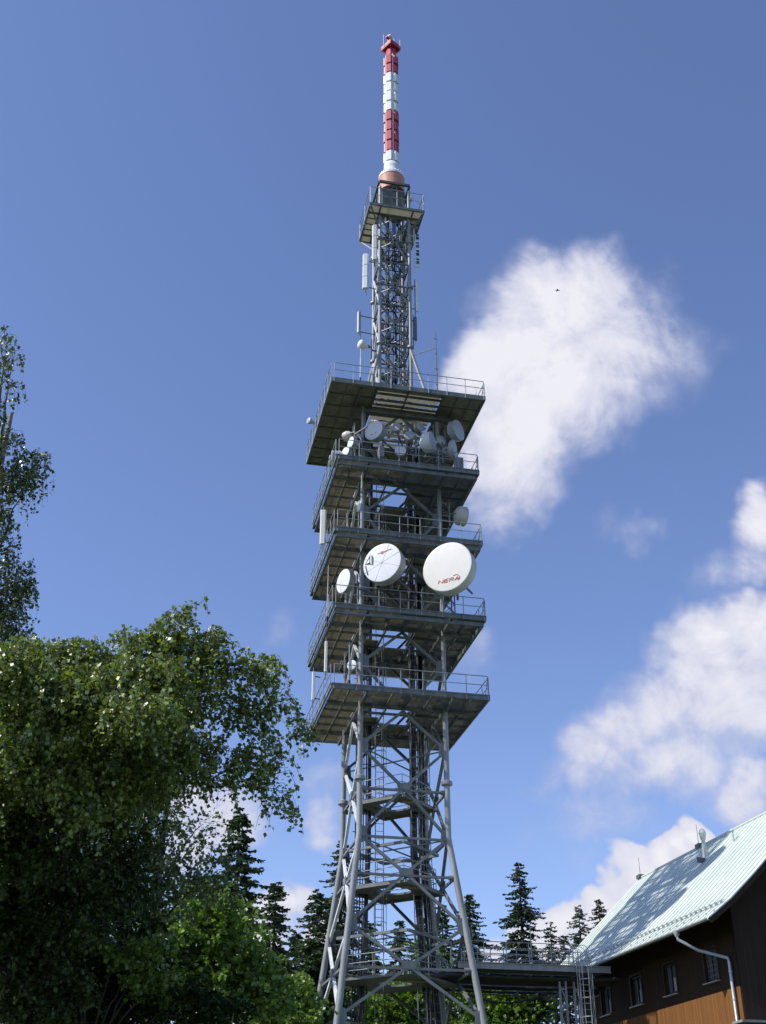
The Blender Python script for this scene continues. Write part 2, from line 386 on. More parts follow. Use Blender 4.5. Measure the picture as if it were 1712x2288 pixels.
# big square platforms
def rail_side(mb, a, b, h=1.12, step=1.28, two=True):
    a, b = Vector(a), Vector(b); L = (b - a).length; k = max(2, round(L / step)); U = Vector((0, 0, 1))
    for i in range(k + 1):
        p = a.lerp(b, i / k); mb.tube([p - U * 0.30, p + U * h], 0.024, 6)
    mb.tube([a + U * h, b + U * h], 0.026, 6)
    mb.tube([a + U * h * 0.52, b + U * h * 0.52], 0.022, 6)
def platform(z, w, style):
    zt = z + 0.16
    # deck: outer strips, with an open well inside the tower body
    hole = 1.75; mb = MB()
    zz = z - 0.02
    def plate(x0, y0, x1, y1): mb.box(((x0 + x1) / 2, (y0 + y1) / 2, zz), (x1 - x0, y1 - y0, 0.05))
    e = w - 0.03
    def grating(mb_, x0, y0, x1, y1):
        # open bar grating: upright bearing bars with thin cross rods
        y = y0 + .02
        while y < y1 - .005: mb_.box(((x0 + x1) / 2, y, zz), (x1 - x0, .012, .09)); y += .112
        k_ = max(2, int((x1 - x0) / .6)); 
        for i in range(k_ + 1): mb_.box((x0 + .03 + (x1 - x0 - .06) * i / k_, (y0 + y1) / 2, zz + .02), (.012, y1 - y0, .012))
    if style == 'top':
        plate(-e, -e, -2.0, e); plate(2.3, -e, e, e); plate(-1.97, 2.0, 2.27, e); plate(-1.97, -e, 2.27, -e + 0.5); plate(-1.97, -2.6, 2.27, -1.6)
    else:
        grating(mb, hole, -e, e, e); grating(mb, -hole, -e, hole, -hole); grating(mb, -hole, hole, hole, e); grating(mb, -WB - .1, -e, -hole, e)
        plate(-hole + .01, -0.2, -0.95, hole - .01); plate(0.75, -hole + .01, hole - .01, 0.2); plate(-0.6, 1.0, 1.2, hole - .02)
    pl = mb.build('platform', M['deck'], tower)
    # panels seen from below between the joists; left ones' ochre stands in for sunlight
    if style != 'top':
        dk = MB()
        xs = [-w + 0.14, -w + 1.02, -WB - 0.14]; ys = [-w + .2, -WB - .1, -1.25, 0.0, 1.25, WB + .1, w - .2]
        for i in range(2):
            for j in range(6):
                x0, x1 = xs[i] + .05, xs[i + 1] - .05; y0, y1 = ys[j] + .07, ys[j + 1] - .07
                ob = MB(); grating(ob, x0 - .05, y0 - .05, x1 + .05, y1 + .05); ob.build('grating_panel', M['deck_ochre'], pl)
        for j in range(4):
            x0 = -2.1 + j * 1.08
            MB().box((x0 + .45, -w + 1.1, zz - 0.075), (0.78, 0.42, 0.02)).build('floor_panel', M['deck_ochre'] if j < 2 else M['deck'], pl)
        jb = MB(); zj = z - 0.16
        for s in (-1, 1):
            jb.bar((-w + .1, s * WB, zj - .02), (w - .1, s * WB, zj - .02), 0.15, 0.24); jb.bar((s * WB, -w + .1, zj - .012), (s * WB, w - .1, zj - .012), 0.15, 0.22)
            jb.bar((s * (w - 1.02), -w + .1, zj + .04), (s * (w - 1.02), w - .1, zj + .04), 0.07, 0.12)
        for y in ys[2:5]:
            jb.bar((-w + .1, y, zj + .036), (-WB, y, zj + .036), 0.08, 0.12); jb.bar((WB, y, zj + .036), (w - .1, y, zj + .036), 0.08, 0.12)
        for x in (-0.9, 0.9): jb.bar((x, -WB, zj + .03), (x, WB, zj + .03), 0.10, 0.13)
        for x in (-1.0, 0.1, 1.2): jb.bar((x, -w + .1, zj + .03), (x, -WB, zj + .03), 0.07, 0.12)
        for y in (-1.2, 0.6): jb.bar((-WB, y, zj + .025), (WB, y, zj + .025), 0.10, 0.13)
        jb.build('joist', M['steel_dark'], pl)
    else:
        jb = MB(); zj = z - 0.07
        for x in (-3.9, -2.95, 3.2, 4.1): jb.bar((x, -w + .1, zj), (x, w - .1, zj), 0.05, 0.07)
        for x in (-1.98, 2.28): jb.bar((x, -w + .1, zj - .05), (x, w - .1, zj - .05), 0.10, 0.16)
        for y in (-3.6, -2.3, -1.0, .3, 1.6, 2.9, 4.1):
            jb.bar((-w + .1, y, zj - .004), (-2.0, y, zj - .004), 0.05, 0.07); jb.bar((2.3, y, zj - .004), (w - .1, y, zj - .004), 0.05, 0.07)
        jb.bar((-3.4, -2.62, z - .42), (4.0, -2.62, z - .42), 0.18, 0.26)
        jb.bar((-3.0, -4.6, z - .2), (-3.0, 4.6, z - .2), 0.12, 0.2)
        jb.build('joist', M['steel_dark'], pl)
        for j, y in enumerate((-4.42, -4.02, -3.48, -2.94)):
            for (x0, x1) in ((-1.85, -0.02), (0.06, 2.15)): MB().box(((x0 + x1) / 2, y + .24, z + .02), (x1 - x0, 0.44, 0.02)).build('floor_panel', M['deck_pale'], pl)
        for y in (-1.3, -.7, -.1, .5, 1.1, 1.7): MB().box((.15, y, z + .02), (3.9, 0.42, 0.02)).build('floor_panel', M['deck_pale'], pl)
        ub = MB()
        for y in (-4.42, -3.74, -3.2): ub.bar((-1.95, y + .21, z - .10), (2.25, y + .21, z - .10), 0.09, 0.14)
        ub.bar((.02, -w + .1, z - .12), (.02, -2.6, z - .12), 0.08, 0.12)
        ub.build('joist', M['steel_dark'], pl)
    # edge beams with a stepped profile, butted at the corners
    for k in range(4):
        eb = MB(); q = Matrix.Rotation(k * math.pi / 2, 3, 'Z')
        def bx(c, d): eb.box(q @ Vector(c), (d[0], d[1], d[2]), q)
        if style == 'top':
            bx((0.05, -w, z), (2 * w - 0.1 + .1, 0.1, 0.32))
        else:
            bx((0.05, -w, z + 0.02), (2 * w, 0.10, 0.28)); bx((0.03, -w - 0.065, z + 0.15), (2 * w + .02, 0.03, 0.07))
            if style == 'double': bx((0.03, -w + 0.16, z - 0.30), (2 * w - .30, 0.12, 0.22)); bx((0.03, -w + 0.085, z - 0.40), (2 * w - .20, 0.03, 0.05))
        eb.build('edge_beam', M['steel'], pl)
    for k in range(4):
        rb = MB(); q = Matrix.Rotation(k * math.pi / 2, 3, 'Z'); r_ = w - 0.015
        rail_side(rb, q @ Vector((-r_ + .12, -r_ - .06, zt)), q @ Vector((r_ - .04, -r_ - .06, zt)))
        if k == 0: rb.tube([(r_ - .03, -r_ - .05, zt + 1.1), (r_ - .03 + 0.0, -r_ + 0.5, zt + .1)], 0.022, 6)
        rb.build('railing', M['galv'], pl)
    return pl
for i, z in enumerate(P_Z): platform(z, 4.925 if i == 4 else 4.44, 'top' if i == 4 else ('single' if i == 0 else 'double'))
# bracing of the body between the platforms
for i in range(4):
    z0, z1 = P_Z[i] + 0.1, P_Z[i + 1] - 0.35; zm = (z0 + z1) / 2 + 0.1
    for fi, (F, nr) in enumerate(zip(FACES, NORM)):
        mb = MB()
        for s in (-1, 1):
            channel(mb, F(0, z1), F(s * .94, zm + .1), nr, .14); channel(mb, F(s * .94, zm - .1), F(s * .12, z0), nr, .14)
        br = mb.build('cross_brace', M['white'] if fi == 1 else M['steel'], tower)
        tx = nr.cross(Vector((0, 0, 1)))
        for s in (-1, 1):
            gl = MB(); c = F(s, zm, 0.03); inward = (F(0, zm) - F(s, zm)).normalized()
            gl.poly([c + inward * x + Vector((0, 0, zz)) for x, zz in ((.05, .55), (.45, .38), (.48, -.34), (.05, -.55))], 0.028, nr)
            gl.build('gusset_plate', M['steel'], br)

# upper lattice between the big and the small top platform
UL = 1.08; Z0, Z1 = P_Z[4] + 0.1, 64.0
UR = []
LV = [46.1, 48.1, 50.2, 52.2, 54.0, 55.75, 57.5, 59.6, 61.7, 63.9]
for z in LV[1:]:
    mb = MB(); UR.append(mb); q = [(-UL, -UL, z), (UL, -UL, z), (UL, UL, z), (-UL, UL, z)]
    for k in range(4): mb.bar(q[k], q[(k + 1) % 4], 0.09, 0.09)
    d = [(0, -UL, z - .05), (UL, 0, z - .05), (0, UL, z - .05), (-UL, 0, z - .05)]
    for k in range(4): mb.bar(d[k], d[(k + 1) % 4], 0.07, 0.07)
upper = UR[0].build('upper_lattice', M['steel'], tower)
for mb in UR[1:]: mb.build('ring_frame', M['steel'], upper)
for sx in (-1, 1):
    for sy in (-1, 1):
        lb = MB().tube([(sx * UL, sy * UL, Z0), (sx * UL, sy * UL, 66.8)], 0.115, 10)
        lb.tube([(sx * 2.25, sy * 2.25, Z0), (sx * UL, sy * UL, 52.0)], 0.11, 10)
        for z in (52.25, 57.5, 61.7): lb.lathe([(0.1, z - .12), (0.24, z - .06), (0.24, z + .06), (0.1, z + .12)], (sx * UL, sy * UL, 0), n=12, smooth=False)
        lb.build('leg', M['leg'], upper)
for i in range(len(LV) - 1):
    for k in range(4):
        q = Matrix.Rotation(-k * math.pi / 2, 3, 'Z'); xb = MB(); z0, z1 = LV[i], LV[i + 1]
        for s in (-1, 1):
            if i % 2 == 0: xb.bar(q @ Vector((0, -UL, z0)), q @ Vector((s * UL, -UL, z1)), 0.13, 0.10, up=q @ Vector((0, -1, 0)))
            else: xb.bar(q @ Vector((s * UL, -UL, z0)), q @ Vector((0, -UL, z1)), 0.13, 0.10, up=q @ Vector((0, -1, 0)))
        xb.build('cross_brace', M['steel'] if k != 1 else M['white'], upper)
cb = MB()
for i in range(11):
    x, y = random.uniform(-.45, .7), random.uniform(.0, .85)
    cb.tube([(x, y, Z0)] + [(x + random.uniform(-.03, .03), y + random.uniform(-.03, .03), Z0 + t * 18) for t in (.2, .4, .6, .8, 1.1)], random.uniform(.025, .06), 6)
for z in np.arange(47, 64, 0.95): cb.bar((-.8, .5, z), (.85, .5, z), 0.05, 0.05)
cb.build('cable_trunk', M['cable'], upper)
for i in range(40):
    MB().box((random.uniform(-.7, .7), random.uniform(-.6, .8), random.uniform(47, 66)), (random.uniform(.15, .4), random.uniform(.12, .3), random.uniform(.15, .5))).build('junction_box', M['steel_dark'], upper)
lb = MB()
for s in (-.2, .2): lb.tube([(-.35 + s, -.45, Z0), (-.35 + s, -.45, 66)], 0.024, 6)
for z in np.arange(46.5, 66, .35): lb.tube([(-.55, -.45, z), (-.15, -.45, z)], 0.015, 5)
lb.build('ladder', M['steel'], upper)

# small top platform
z, w = 64.1, 2.0
mb = MB(); e = w - .02
for (x0, y0, x1, y1) in ((-e, -e, -1.2, e), (1.2, -e, e, e), (-1.19, -e, 1.19, -1.2), (-1.19, 1.2, 1.19, e)):
    mb.box(((x0 + x1) / 2, (y0 + y1) / 2, z - .02), (x1 - x0, y1 - y0, .04))
tp = mb.build('platform', M['deck_pale'], tower)
jb = MB()
for s in (-1, 1):
    jb.bar((-w + .05, s * 1.2, z - .12), (w - .05, s * 1.2, z - .12), .10, .14); jb.bar((s * 1.2, -w + .05, z - .13), (s * 1.2, w - .05, z - .13), .10, .13)
    for y in (-.6, 0, .6): jb.bar((s * 1.2, y, z - .1), (s * (w - .05), y, z - .1), .05, .08)
    jb.bar((s * UL, -UL, z - 1.6), (s * (w - .1), -w + .1, z - .2), .09); jb.bar((s * UL, UL, z - 1.6), (s * (w - .1), w - .1, z - .2), .09)
jb.build('joist', M['steel_dark'], tp)
for k in range(4):
    q = Matrix.Rotation(k * math.pi / 2, 3, 'Z')
    eb = MB(); eb.box(q @ Vector((0.04, -w, z)), (2 * w, .08, .2), q); eb.build('edge_beam', M['steel'], tp)
    rb = MB(); rail_side(rb, q @ Vector((-w + .05, -w + .0, z + .1)), q @ Vector((w - .06, -w + .0, z + .1)), 1.55, 1.9); rb.build('railing', M['galv'], tp)
# head frame carrying the mast
hb = MB(); z0, z1 = 64.1, 67.3
for s in (-1, 1):
    hb.bar((-1.15, s * 1.15, z1), (1.15, s * 1.15, z1), .16, .2); hb.bar((s * 1.15, -1.06, z1 - .003), (s * 1.15, 1.06, z1 - .003), .16, .2)
    for (a, b) in (((-UL, s * UL, z0 + .2), (0, s * UL, z1)), ((UL, s * UL, z0 + .2), (0, s * UL, z1)), ((s * UL, -UL, z0 + .2), (s * UL, 0, z1)), ((s * UL, UL, z0 + .2), (s * UL, 0, z1))): hb.bar(a, b, .09)
hb.box((0, 0, 66.2), (1.7, 1.7, 1.6))
hb.build('head_frame', M['steel_dark'], tower)
# mast
mx_, my_ = 0.04, 0.0
mb = MB().lathe([(0.40, 68.6), (0.40, 82.0)], (mx_, my_, 0), n=10, smooth=False)
mast = mb.build('mast', M['white'], tower)
MB().lathe([(1.0, 67.30), (1.0, 67.36), (0.97, 67.4), (0.97, 68.72), (0.99, 68.76)], (mx_, my_, 0), n=48, smooth=False, cap0=True, cap1=True).build('base_cover', M['drum'], mast)
MB().lathe([(0.99, 68.78), (0.99, 68.98), (0.92, 69.12), (0.62, 69.30), (0.60, 69.9), (0.58, 70.3), (0.4, 70.32)], (mx_, my_, 0), n=40).build('collar', M['white'], mast)
kb = MB()
for i in range(26):
    a = 2 * math.pi * i / 26; kb.tube([(mx_ + .95 * math.cos(a), my_ + .95 * math.sin(a), 68.95), (mx_ + .95 * math.cos(a), my_ + .95 * math.sin(a), 69.12)], .03, 5)
kb.build('bolt_ring', M['white'], mast)
rows = [(70.42, 71.46, 'w'), (71.56, 72.54, 'r'), (72.64, 73.62, 'r'), (73.74, 74.72, 'r'), (74.84, 75.80, 'r'), (75.92, 76.86, 'w'), (76.98, 78.02, 'w'), (78.12, 79.08, 'w'), (79.18, 80.18, 'w'), (80.30, 81.22, 'r'), (81.32, 82.30, 'r')]
A0 = math.atan2(CAM.y - my_, CAM.x - mx_)
for ri, (za, zb, c) in enumerate(rows):
    for k in range(5):
        a = A0 - R(20) + k * R(72) if True else 0
        q = Matrix.Rotation(a, 3, 'Z'); rr = 0.46 if ri % 2 else 0.485
        pb = MB(); zh = (zb - za)
        # shallow trough shaped radome
        pr = [(-.25, rr - .10), (-.25, rr + .03), (-.19, rr + .11), (.19, rr + .11), (.25, rr + .03), (.25, rr - .10)]; zh -= .07
        pb.poly([q @ Vector((y, x, 0)) + Vector((mx_, my_, za)) for x, y in pr], zh)
        pb.build('antenna_panel', M['red'] if c == 'r' else M['white'], mast)
tb = MB()
for k in range(5):
    a = A0 + R(16) + k * R(72); tb.tube([(mx_ + .47 * math.cos(a), my_ + .47 * math.sin(a), 69.5), (mx_ + .47 * math.cos(a), my_ + .47 * math.sin(a), 82.4)], .05, 6)
tb.build('feeder_tube', M['white'], mast)
MB().lathe([(0.44, 82.0), (0.46, 82.4), (0.40, 83.3)], (mx_, my_, 0), n=10, smooth=False).build('mast_head', M['red'], mast)
tq = Matrix.Rotation(R(30), 3, 'Z'); cb = MB()
cb.box((mx_, my_, 83.45), (1.12, 1.12, .10), tq)
for k in range(4):
    q = Matrix.Rotation(R(30) + k * math.pi / 2, 3, 'Z'); cb.box(q @ Vector((0.02, -.55, 0)) + Vector((mx_, my_, 83.66)), (1.10, .06, .30), q)
    cb.bar((mx_, my_, 82.6), q @ Vector((.55, -.55, 0)) + Vector((mx_, my_, 83.4)), .07)
cb.bar(tq @ Vector((-.75, -.3, 0)) + Vector((0, 0, 84.15)), tq @ Vector((.72, -.3, 0)) + Vector((0, 0, 84.15)), .16, .14)
cb.build('crown_platform', M['red'], mast)
bb = MB().tube([(-.05, -.1, 83.5), (-.05, -.1, 84.7)], .05, 6); bb.lathe([(.06, 84.5), (.14, 84.6), (.12, 84.75), (.0, 84.8)], (-.05, -.1, 0), n=10); bb.build('lamp_stem', M['red'], mast)
MB().lathe([(.02, 84.8), (.15, 84.86), (.17, 85.0), (.10, 85.14), (.0, 85.18)], (-.05, -.1, 0), n=12).build('warning_lamp', M['radome'], mast)
for (x, y, za, zb) in ((-.62, -.2, 83.5, 84.9), (-.12, .5, 83.6, 85.9), (.42, .45, 83.6, 85.5), (.72, -.35, 83.3, 84.45)):
    MB().tube([(x, y, za), (x, y, zb)], .022, 5).build('lightning_rod', M['white'], mast)

# ------------------------------------------------------------------ DISHES AND ANTENNAS ON THE TOWER
def dish(u, v, y, r, a, depth=0.5, label='', face='radome', drum='shroud', group='dish antennas on the tower', tilt=0.0, back=1.2, bolts=False, dome=False, name='dish_antenna'):
    """u, v: where the middle of the face stands in the photo; a: degrees its face is turned from -Y towards -X."""
    P = at_y(u, v, y)
    t = thing(name, label, 'dish antenna', P, -R(a), group)
    b = MB()
    if dome:
        b.lathe([(0.0, -.05 - .5 * r), (r * .5, -.05 - .42 * r), (r * .85, -.05 - .2 * r), (r, -.03), (r, .02)], axis='y', n=40)
    else:
        b.lathe([(0.0, -.03), (r * .55, -.022), (r * .96, -.004), (r, 0.0), (r, .03)], axis='y', n=48)
    b.build('radome', M[face], t, local=True)
    s = MB().lathe([(r * 1.012, .0), (r * 1.012, .06), (r * .985, .065), (r * .985, depth), (r * .80, depth + .12), (r * .35, depth + .28), (0.06, depth + .34)], axis='y', n=48)
    if bolts:
        for i in range(40):
            an = 2 * math.pi * i / 40; s.box((r * 1.0 * math.cos(an), .10, r * 1.0 * math.sin(an)), (.035, .06, .035))
    s.build('shroud', M[drum], t, local=True)
    m = MB(); m.tube([(0, depth + .2, 0), (0, depth + .55, 0)], .09 if r > .5 else .05, 8)
    pr = .07 if r > .5 else .045
    m.tube([(0, depth + .6, -max(.9, r)), (0, depth + .6, max(.7, r * .8))], pr, 8)
    for k in (-1, 1): m.bar((k * r * .55, depth + .08, 0), (0, depth + .6, 0), .06)
    m.bar((0, depth + .6, -.2), (0, depth + .6 + back, -.2), .09)
    m.build('mount_bracket', M['steel'], t, local=True)
    return t
def n3(x, y): return 670 + x * .26586, 800 + y * .26586
def n4(x, y): return 670 + x * .26586, 1180 + y * .26586
def n2(x, y): return 760 + x * .21703, 400 + y * .21703
def c2(x, y): return 720 + x * .21752, 920 + y * .21752
def strokes(t, segs, r, y, m, name, w=.035):
    mb = MB()
    for (x0, z0, x1, z1) in segs: mb.bar((x0, y, z0), (x1, y, z1), .012, w, up=(-(z1 - z0), 0, (x1 - x0)))
    return mb.build(name, M[m], t, local=True)

d = dish(*n4(692, 290), -5.4, 1.20, 39, .62, 'big white drum dish with radial lines and a torn flap at its left edge', 'radome_cool', 'shroud', group='pair of large drum dishes', bolts=True, back=2.3)
mb = MB()
for i in range(8):
    an = math.pi / 8 + i * math.pi / 4; mb.bar((.06 * math.cos(an), -.034, .06 * math.sin(an)), (1.18 * math.cos(an), -.012, 1.18 * math.sin(an)), .008, .016, up=(0, 1, 0))
mb.lathe([(.03, -.045), (.05, -.045), (.05, -.03)], axis='y', n=10)
mb.build('seam', M['line'], d, local=True)
mb = MB(); mb.cur = 0
mb.poly([(-1.09, -.02, .10), (-.72, -.03, .72), (-.76, -.028, .12)], -.008, (0, 1, 0))
mb.poly([(-1.09, -.02, .02), (-1.03, -.022, .02), (-.88, -.03, -.58), (-.94, -.022, -.60)], -.008, (0, 1, 0))
mb.build('tear', M['dark'], d, local=True, label='dark tear in the dish cover')
mb = MB().poly([(-.76, -.04, .12), (-.72, -.05, .74), (-.63, -.12, .60), (-.62, -.10, .02)], -.006, (0, 1, 0))
mb.poly([(-1.0, -.05, .12), (-.80, -.05, .42), (-.77, -.10, .14)], -.006, (0, 1, 0))
mb.build('torn_flap', M['radome'], d, local=True)
strokes(d, [(-.28, .62, .62, .74), (-.05, .72, .30, .64), (-.08, .56, .36, .70), (.0, .54, .12, .60)], 1, -.034, 'logo_faint', 'emblem', .028)
d = dish(*n4(1240, 325), -5.35, 1.55, 40, .72, 'largest white drum dish with red NERA lettering low on its face', 'radome', 'shroud_pale', group='pair of large drum dishes', bolts=True, back=2.2)
# lettering: N E R A and a swoosh
S = [];
def L(x, segs): S.extend([(x + a * .26 + (b_ * .05), b_ * .20, x + c * .26 + (d_ * .05), d_ * .20) for a, b_, c, d_ in segs])
L(0, [(0, 0, 0, 1), (0, 1, 1, 0), (1, 0, 1, 1)]); L(.34, [(1, 1, 0, .9), (0, .9, 0, .05), (0, .05, 1, 0), (0, .5, .9, .5)])
L(.68, [(0, 0, 0, 1), (0, 1, .9, .95), (.9, .95, .9, .55), (.9, .55, 0, .45), (.4, .45, 1, 0)]); L(1.02, [(0, 0, .55, 1), (.55, 1, 1, 0), (.3, .35, .8, .35)])
S = [(x0 - .58, z0 - .98, x1 - .58, z1 - .98) for x0, z0, x1, z1 in S]
arc = [(.52 + .24 * math.cos(a), -.84 + .20 * math.sin(a)) for a in [R(x) for x in range(-60, 131, 19)]]
S += [(*arc[i], *arc[i + 1]) for i in range(len(arc) - 1)]
strokes(d, S, 1, -.034, 'logo_red', 'lettering', .030)
dish(*n4(365, 445), -3.6, .72, 68, .34, 'medium pale dish turned left, left of the torn drum dish', 'radome_cool', 'shroud')
dish(*n4(436, 1150), -3.0, .29, 38, .22, 'small white dish low on the left above the lowest platform', 'radome_cool', 'shroud')
d = dish(*c2(528, 190), -3.4, .67, 45, .5, 'drum dish with two small red marks under the top platform', 'radome_cool', 'shroud', group='dishes below the top platform')
strokes(d, [(-.20, -.30, -.06, -.27), (-.16, -.33, -.04, -.30), (.12, -.24, .22, -.20), (.14, -.28, .2, -.25)], 1, -.034, 'logo_red', 'emblem', .03)
G_ = 'dishes below the top platform'
dish(*c2(755, 155), -2.9, .33, 26, .24, 'small grey dish just right of the drum dish with red marks', 'radome_grey', 'shroud', group=G_)
dish(*c2(893, 240), -3.1, .34, 18, .22, 'small grey dish in the middle of the row under the top platform', 'radome_grey', 'shroud', group=G_)
dish(*c2(1008, 150), -2.9, .32, -25, .24, 'small dark grey dish above the bulging white drum', 'radome_grey', 'shroud', group=G_)
dish(*c2(1135, 305), -3.9, .66, -55, .52, 'medium white drum turned right, its shiny side showing', 'radome_grey', 'white', group=G_)
dish(*c2(1225, 292), -3.0, .33, -20, .22, 'small grey dish between the white drum and the far right drum', 'radome_grey', 'shroud', group=G_)
dish(*c2(1405, 188), -3.3, .70, -44, .42, 'big blue grey drum dish at the right under the top platform', 'radome_grey', 'radome_grey', group=G_)
dish(*c2(1288, 405), -3.6, .31, -22, .2, 'small pale dish low beside the thin edge-on dish', 'radome_grey', 'shroud', group=G_)
dish(*c2(1368, 390), -3.9, .64, -62, .2, 'thin grey dish seen nearly edge-on by the right railing', 'radome_grey', 'radome_grey', group=G_)
dish(*c2(804, 397), -3.4, .35, 8, .2, 'pale round dish behind the railing in the middle of the upper platform', 'radome_cool', 'shroud', group=G_)
dish(*c2(245, 262), -2.6, .34, 150, .22, 'cream dish seen from behind at the upper left corner', 'shroud_pale', 'shroud_pale', group=G_)
dish(*c2(292, 315), -3.3, .38, 70, .24, 'narrow white dish turned left beside the cream one', 'radome_cool', 'shroud', group=G_)
dish(*c2(238, 412), -3.6, .34, 60, .2, 'white dish half hidden behind the left end of the railing', 'white', 'shroud', group=G_)
for (x, y, yy, r, lab) in ((100, 455, -3.2, .34, 'white drum on the left edge, nearest of the stacked pair'), (75, 500, -1.8, .32, 'white drum on the left edge, behind the nearer one')):
    dish(*c2(x, y), yy, r, 100, .5, lab, 'white', 'white', group=G_)
dish(*n3(1388, 1335), -2.2, .62, -98, .45, 'white drum facing right above the second platform from the top', 'radome_cool', 'shroud_pale', back=.8)
dish(*n3(497, 1240), -2.2, .36, 78, .12, 'thin white dish edge-on inside the left of the middle tier', 'white', 'shroud')
dish(*n2(708, 192), 1.6, .30, 15, .16, 'small grey dish behind the railing of the smallest platform', 'radome_grey', 'shroud', back=.3)
dish(*n2(215, 1705), -1.2, .34, 78, .2, 'white domed dish on the left of the narrow upper lattice', 'white', 'white', dome=True, back=.9)
dish(*n3(72, 525), 2.8, .22, 60, .10, 'small mesh-like dish on the left rail of the top platform', 'radome_grey', 'galv', back=.4)

def panel_antenna(u, v0, v1, y, w, label, segs=1, mt='white', arm=(0.6, 0, 0), pole=True, group='panel antennas on the tower', depth=.14, lean=0.0, rz=-40):
    A, B = at_y(u, v1, y), at_y(u, v0, y); h = B.z - A.z
    t = thing('panel_antenna', label, 'panel antenna', A, R(rz), group)
    for k in range(segs):
        z0 = h * k / segs + .03; z1 = h * (k + 1) / segs - .03
        MB().poly([(-w / 2, -depth * .3, z0), (-w * .3, -depth, z0), (w * .3, -depth, z0), (w / 2, -depth * .3, z0), (w / 2, 0, z0), (-w / 2, 0, z0)], z1 - z0).build('panel', M[mt], t, local=True)
    q = Matrix.Rotation(-R(rz), 3, 'Z'); ar = q @ Vector(arm)
    p = MB()
    px = Vector((0, .12, 0))
    p.tube([px + Vector((0, 0, -.35)), px + Vector((0, 0, h + .3))], .035, 6)
    for f in (.12, .88):
        p.bar((0, 0, h * f), px + Vector((0, 0, h * f)), .06); p.bar(px + Vector((0, 0, h * f)), px + ar + Vector((0, 0, h * f)), .05)
    p.build('mount_pole', M['steel'], t, local=True)
    return t
GP = 'panel antennas on the upper lattice'
panel_antenna(n2(263, 0)[0], n2(0, 785)[1], n2(0, 1140)[1], -1.1, .44, 'three white box panels stacked on a pole left of the lattice', 3, arm=(.75, .1, 0), group=GP, rz=-20, depth=.24)
panel_antenna(n2(356, 0)[0], n2(0, 490)[1], n2(0, 850)[1], -1.4, .38, 'three pale box panels on the left front leg under the smallest platform', 3, 'radome', arm=(.3, .3, 0), group=GP, rz=-10, depth=.26)
panel_antenna(n2(788, 0)[0], n2(0, 1062)[1], n2(0, 1370)[1], -1.0, .17, 'slim white tube panel on the right side of the upper lattice', 1, 'white', arm=(-.55, 0, 0), group=GP, rz=40)
panel_antenna(n2(772, 0)[0], n2(0, 1425)[1], n2(0, 1668)[1], -1.0, .2, 'dark grey panel on the right, below the slim white tube', 1, 'steel_dark', arm=(-.45, 0, 0), group=GP, rz=40)
panel_antenna(n2(195, 0)[0], n2(0, 1372)[1], n2(0, 1590)[1], -1.1, .22, 'grey panel held out on two long arms left of the lattice', 1, 'shroud', arm=(1.1, .1, 0), group=GP, rz=-50)
panel_antenna(n3(192, 0)[0], n3(0, 1278)[1], n3(0, 1570)[1], -2.9, .36, 'tall white panel leaning at the left edge above the NERA dish level', 1, 'radome', arm=(.45, .1, 0), rz=-15)
panel_antenna(n4(216, 0)[0], n4(0, 952)[1], n4(0, 1215)[1], -3.6, .17, 'white upright panel at the left edge, upper of the lower two', 1, 'radome', arm=(.4, .1, 0), rz=-5)
panel_antenna(n4(110, 0)[0], n4(0, 1208)[1], n4(0, 1452)[1], -2.6, .17, 'white upright panel at the left edge of the lowest platform', 1, 'radome', arm=(.4, .1, 0), rz=-5)
# panel with four round dipole windows
A, B = at_y(*n2(800, 905), -1.1), at_y(*n2(800, 572), -1.1); h = B.z - A.z
t = thing('dipole_array', 'white four-bay dipole frame on the right under the smallest platform', 'dipole antenna', A)
f = MB()
for x in (-.13, .13): f.bar((x, 0, 0), (x, 0, h), .05)
for k in range(5): f.bar((-.13, 0, h * k / 4), (.13, 0, h * k / 4), .05, .05)
f.build('frame', M['white'], t, local=True)
for k in range(4):
    e_ = MB(); zc = h * (k + .5) / 4
    e_.bar((-.1, -.05, zc), (.1, -.05, zc), .09, .2); e_.bar((-.1, -.05, zc + .3), (.1, -.05, zc + .3), .06, .12); e_.build('dipole', M['cable'] if k % 2 else M['steel_dark'], t, local=True)
p = MB().tube([(-.22, .08, -.5), (-.22, .08, h + .6)], .04, 6); p.bar((-.22, .08, -.1), (-.7, .05, -.3), .05); p.bar((-.22, .08, h - .1), (-.7, .05, h - .3), .05); p.bar((-.22, .08, .1), (-.1, 0, .1), .04); p.bar((-.22, .08, h - .1), (-.1, 0, h - .1), .04)
p.build('mount_pole', M['white'], t, local=True)
# dipole mast by the top platform railing
A, B = at_y(*n2(1000, 2190), -4.8), at_y(*n2(985, 1565), -4.8); h = B.z - A.z
t = thing('dipole_mast', 'thin dark aerial mast with short crossbars on the top platform', 'aerial', A)
MB().tube([(0, 0, 0), (0, 0, h * .55), (0, 0, h)], [.05, .04, .022], 6).build('pole', M['steel_dark'], t, local=True)
for k in range(11):
    zz = h * (.12 + .83 * k / 10); rr = .17 if k % 2 else .10; an = R(25 + 55 * (k % 3))
    MB().tube([(-rr * math.cos(an), -rr * math.sin(an), zz - .04), (rr * math.cos(an), rr * math.sin(an), zz + .05)], .016, 5).build('crossbar', M['steel_dark'], t, local=True)
Q = at_y(*n2(755, 1815), -1.1); MB().bar((0, 0, at_y(*n2(985, 1735), -4.8).z - A.z), Q - A, .06, .06).build('stay_arm', M['steel'], t, local=True)
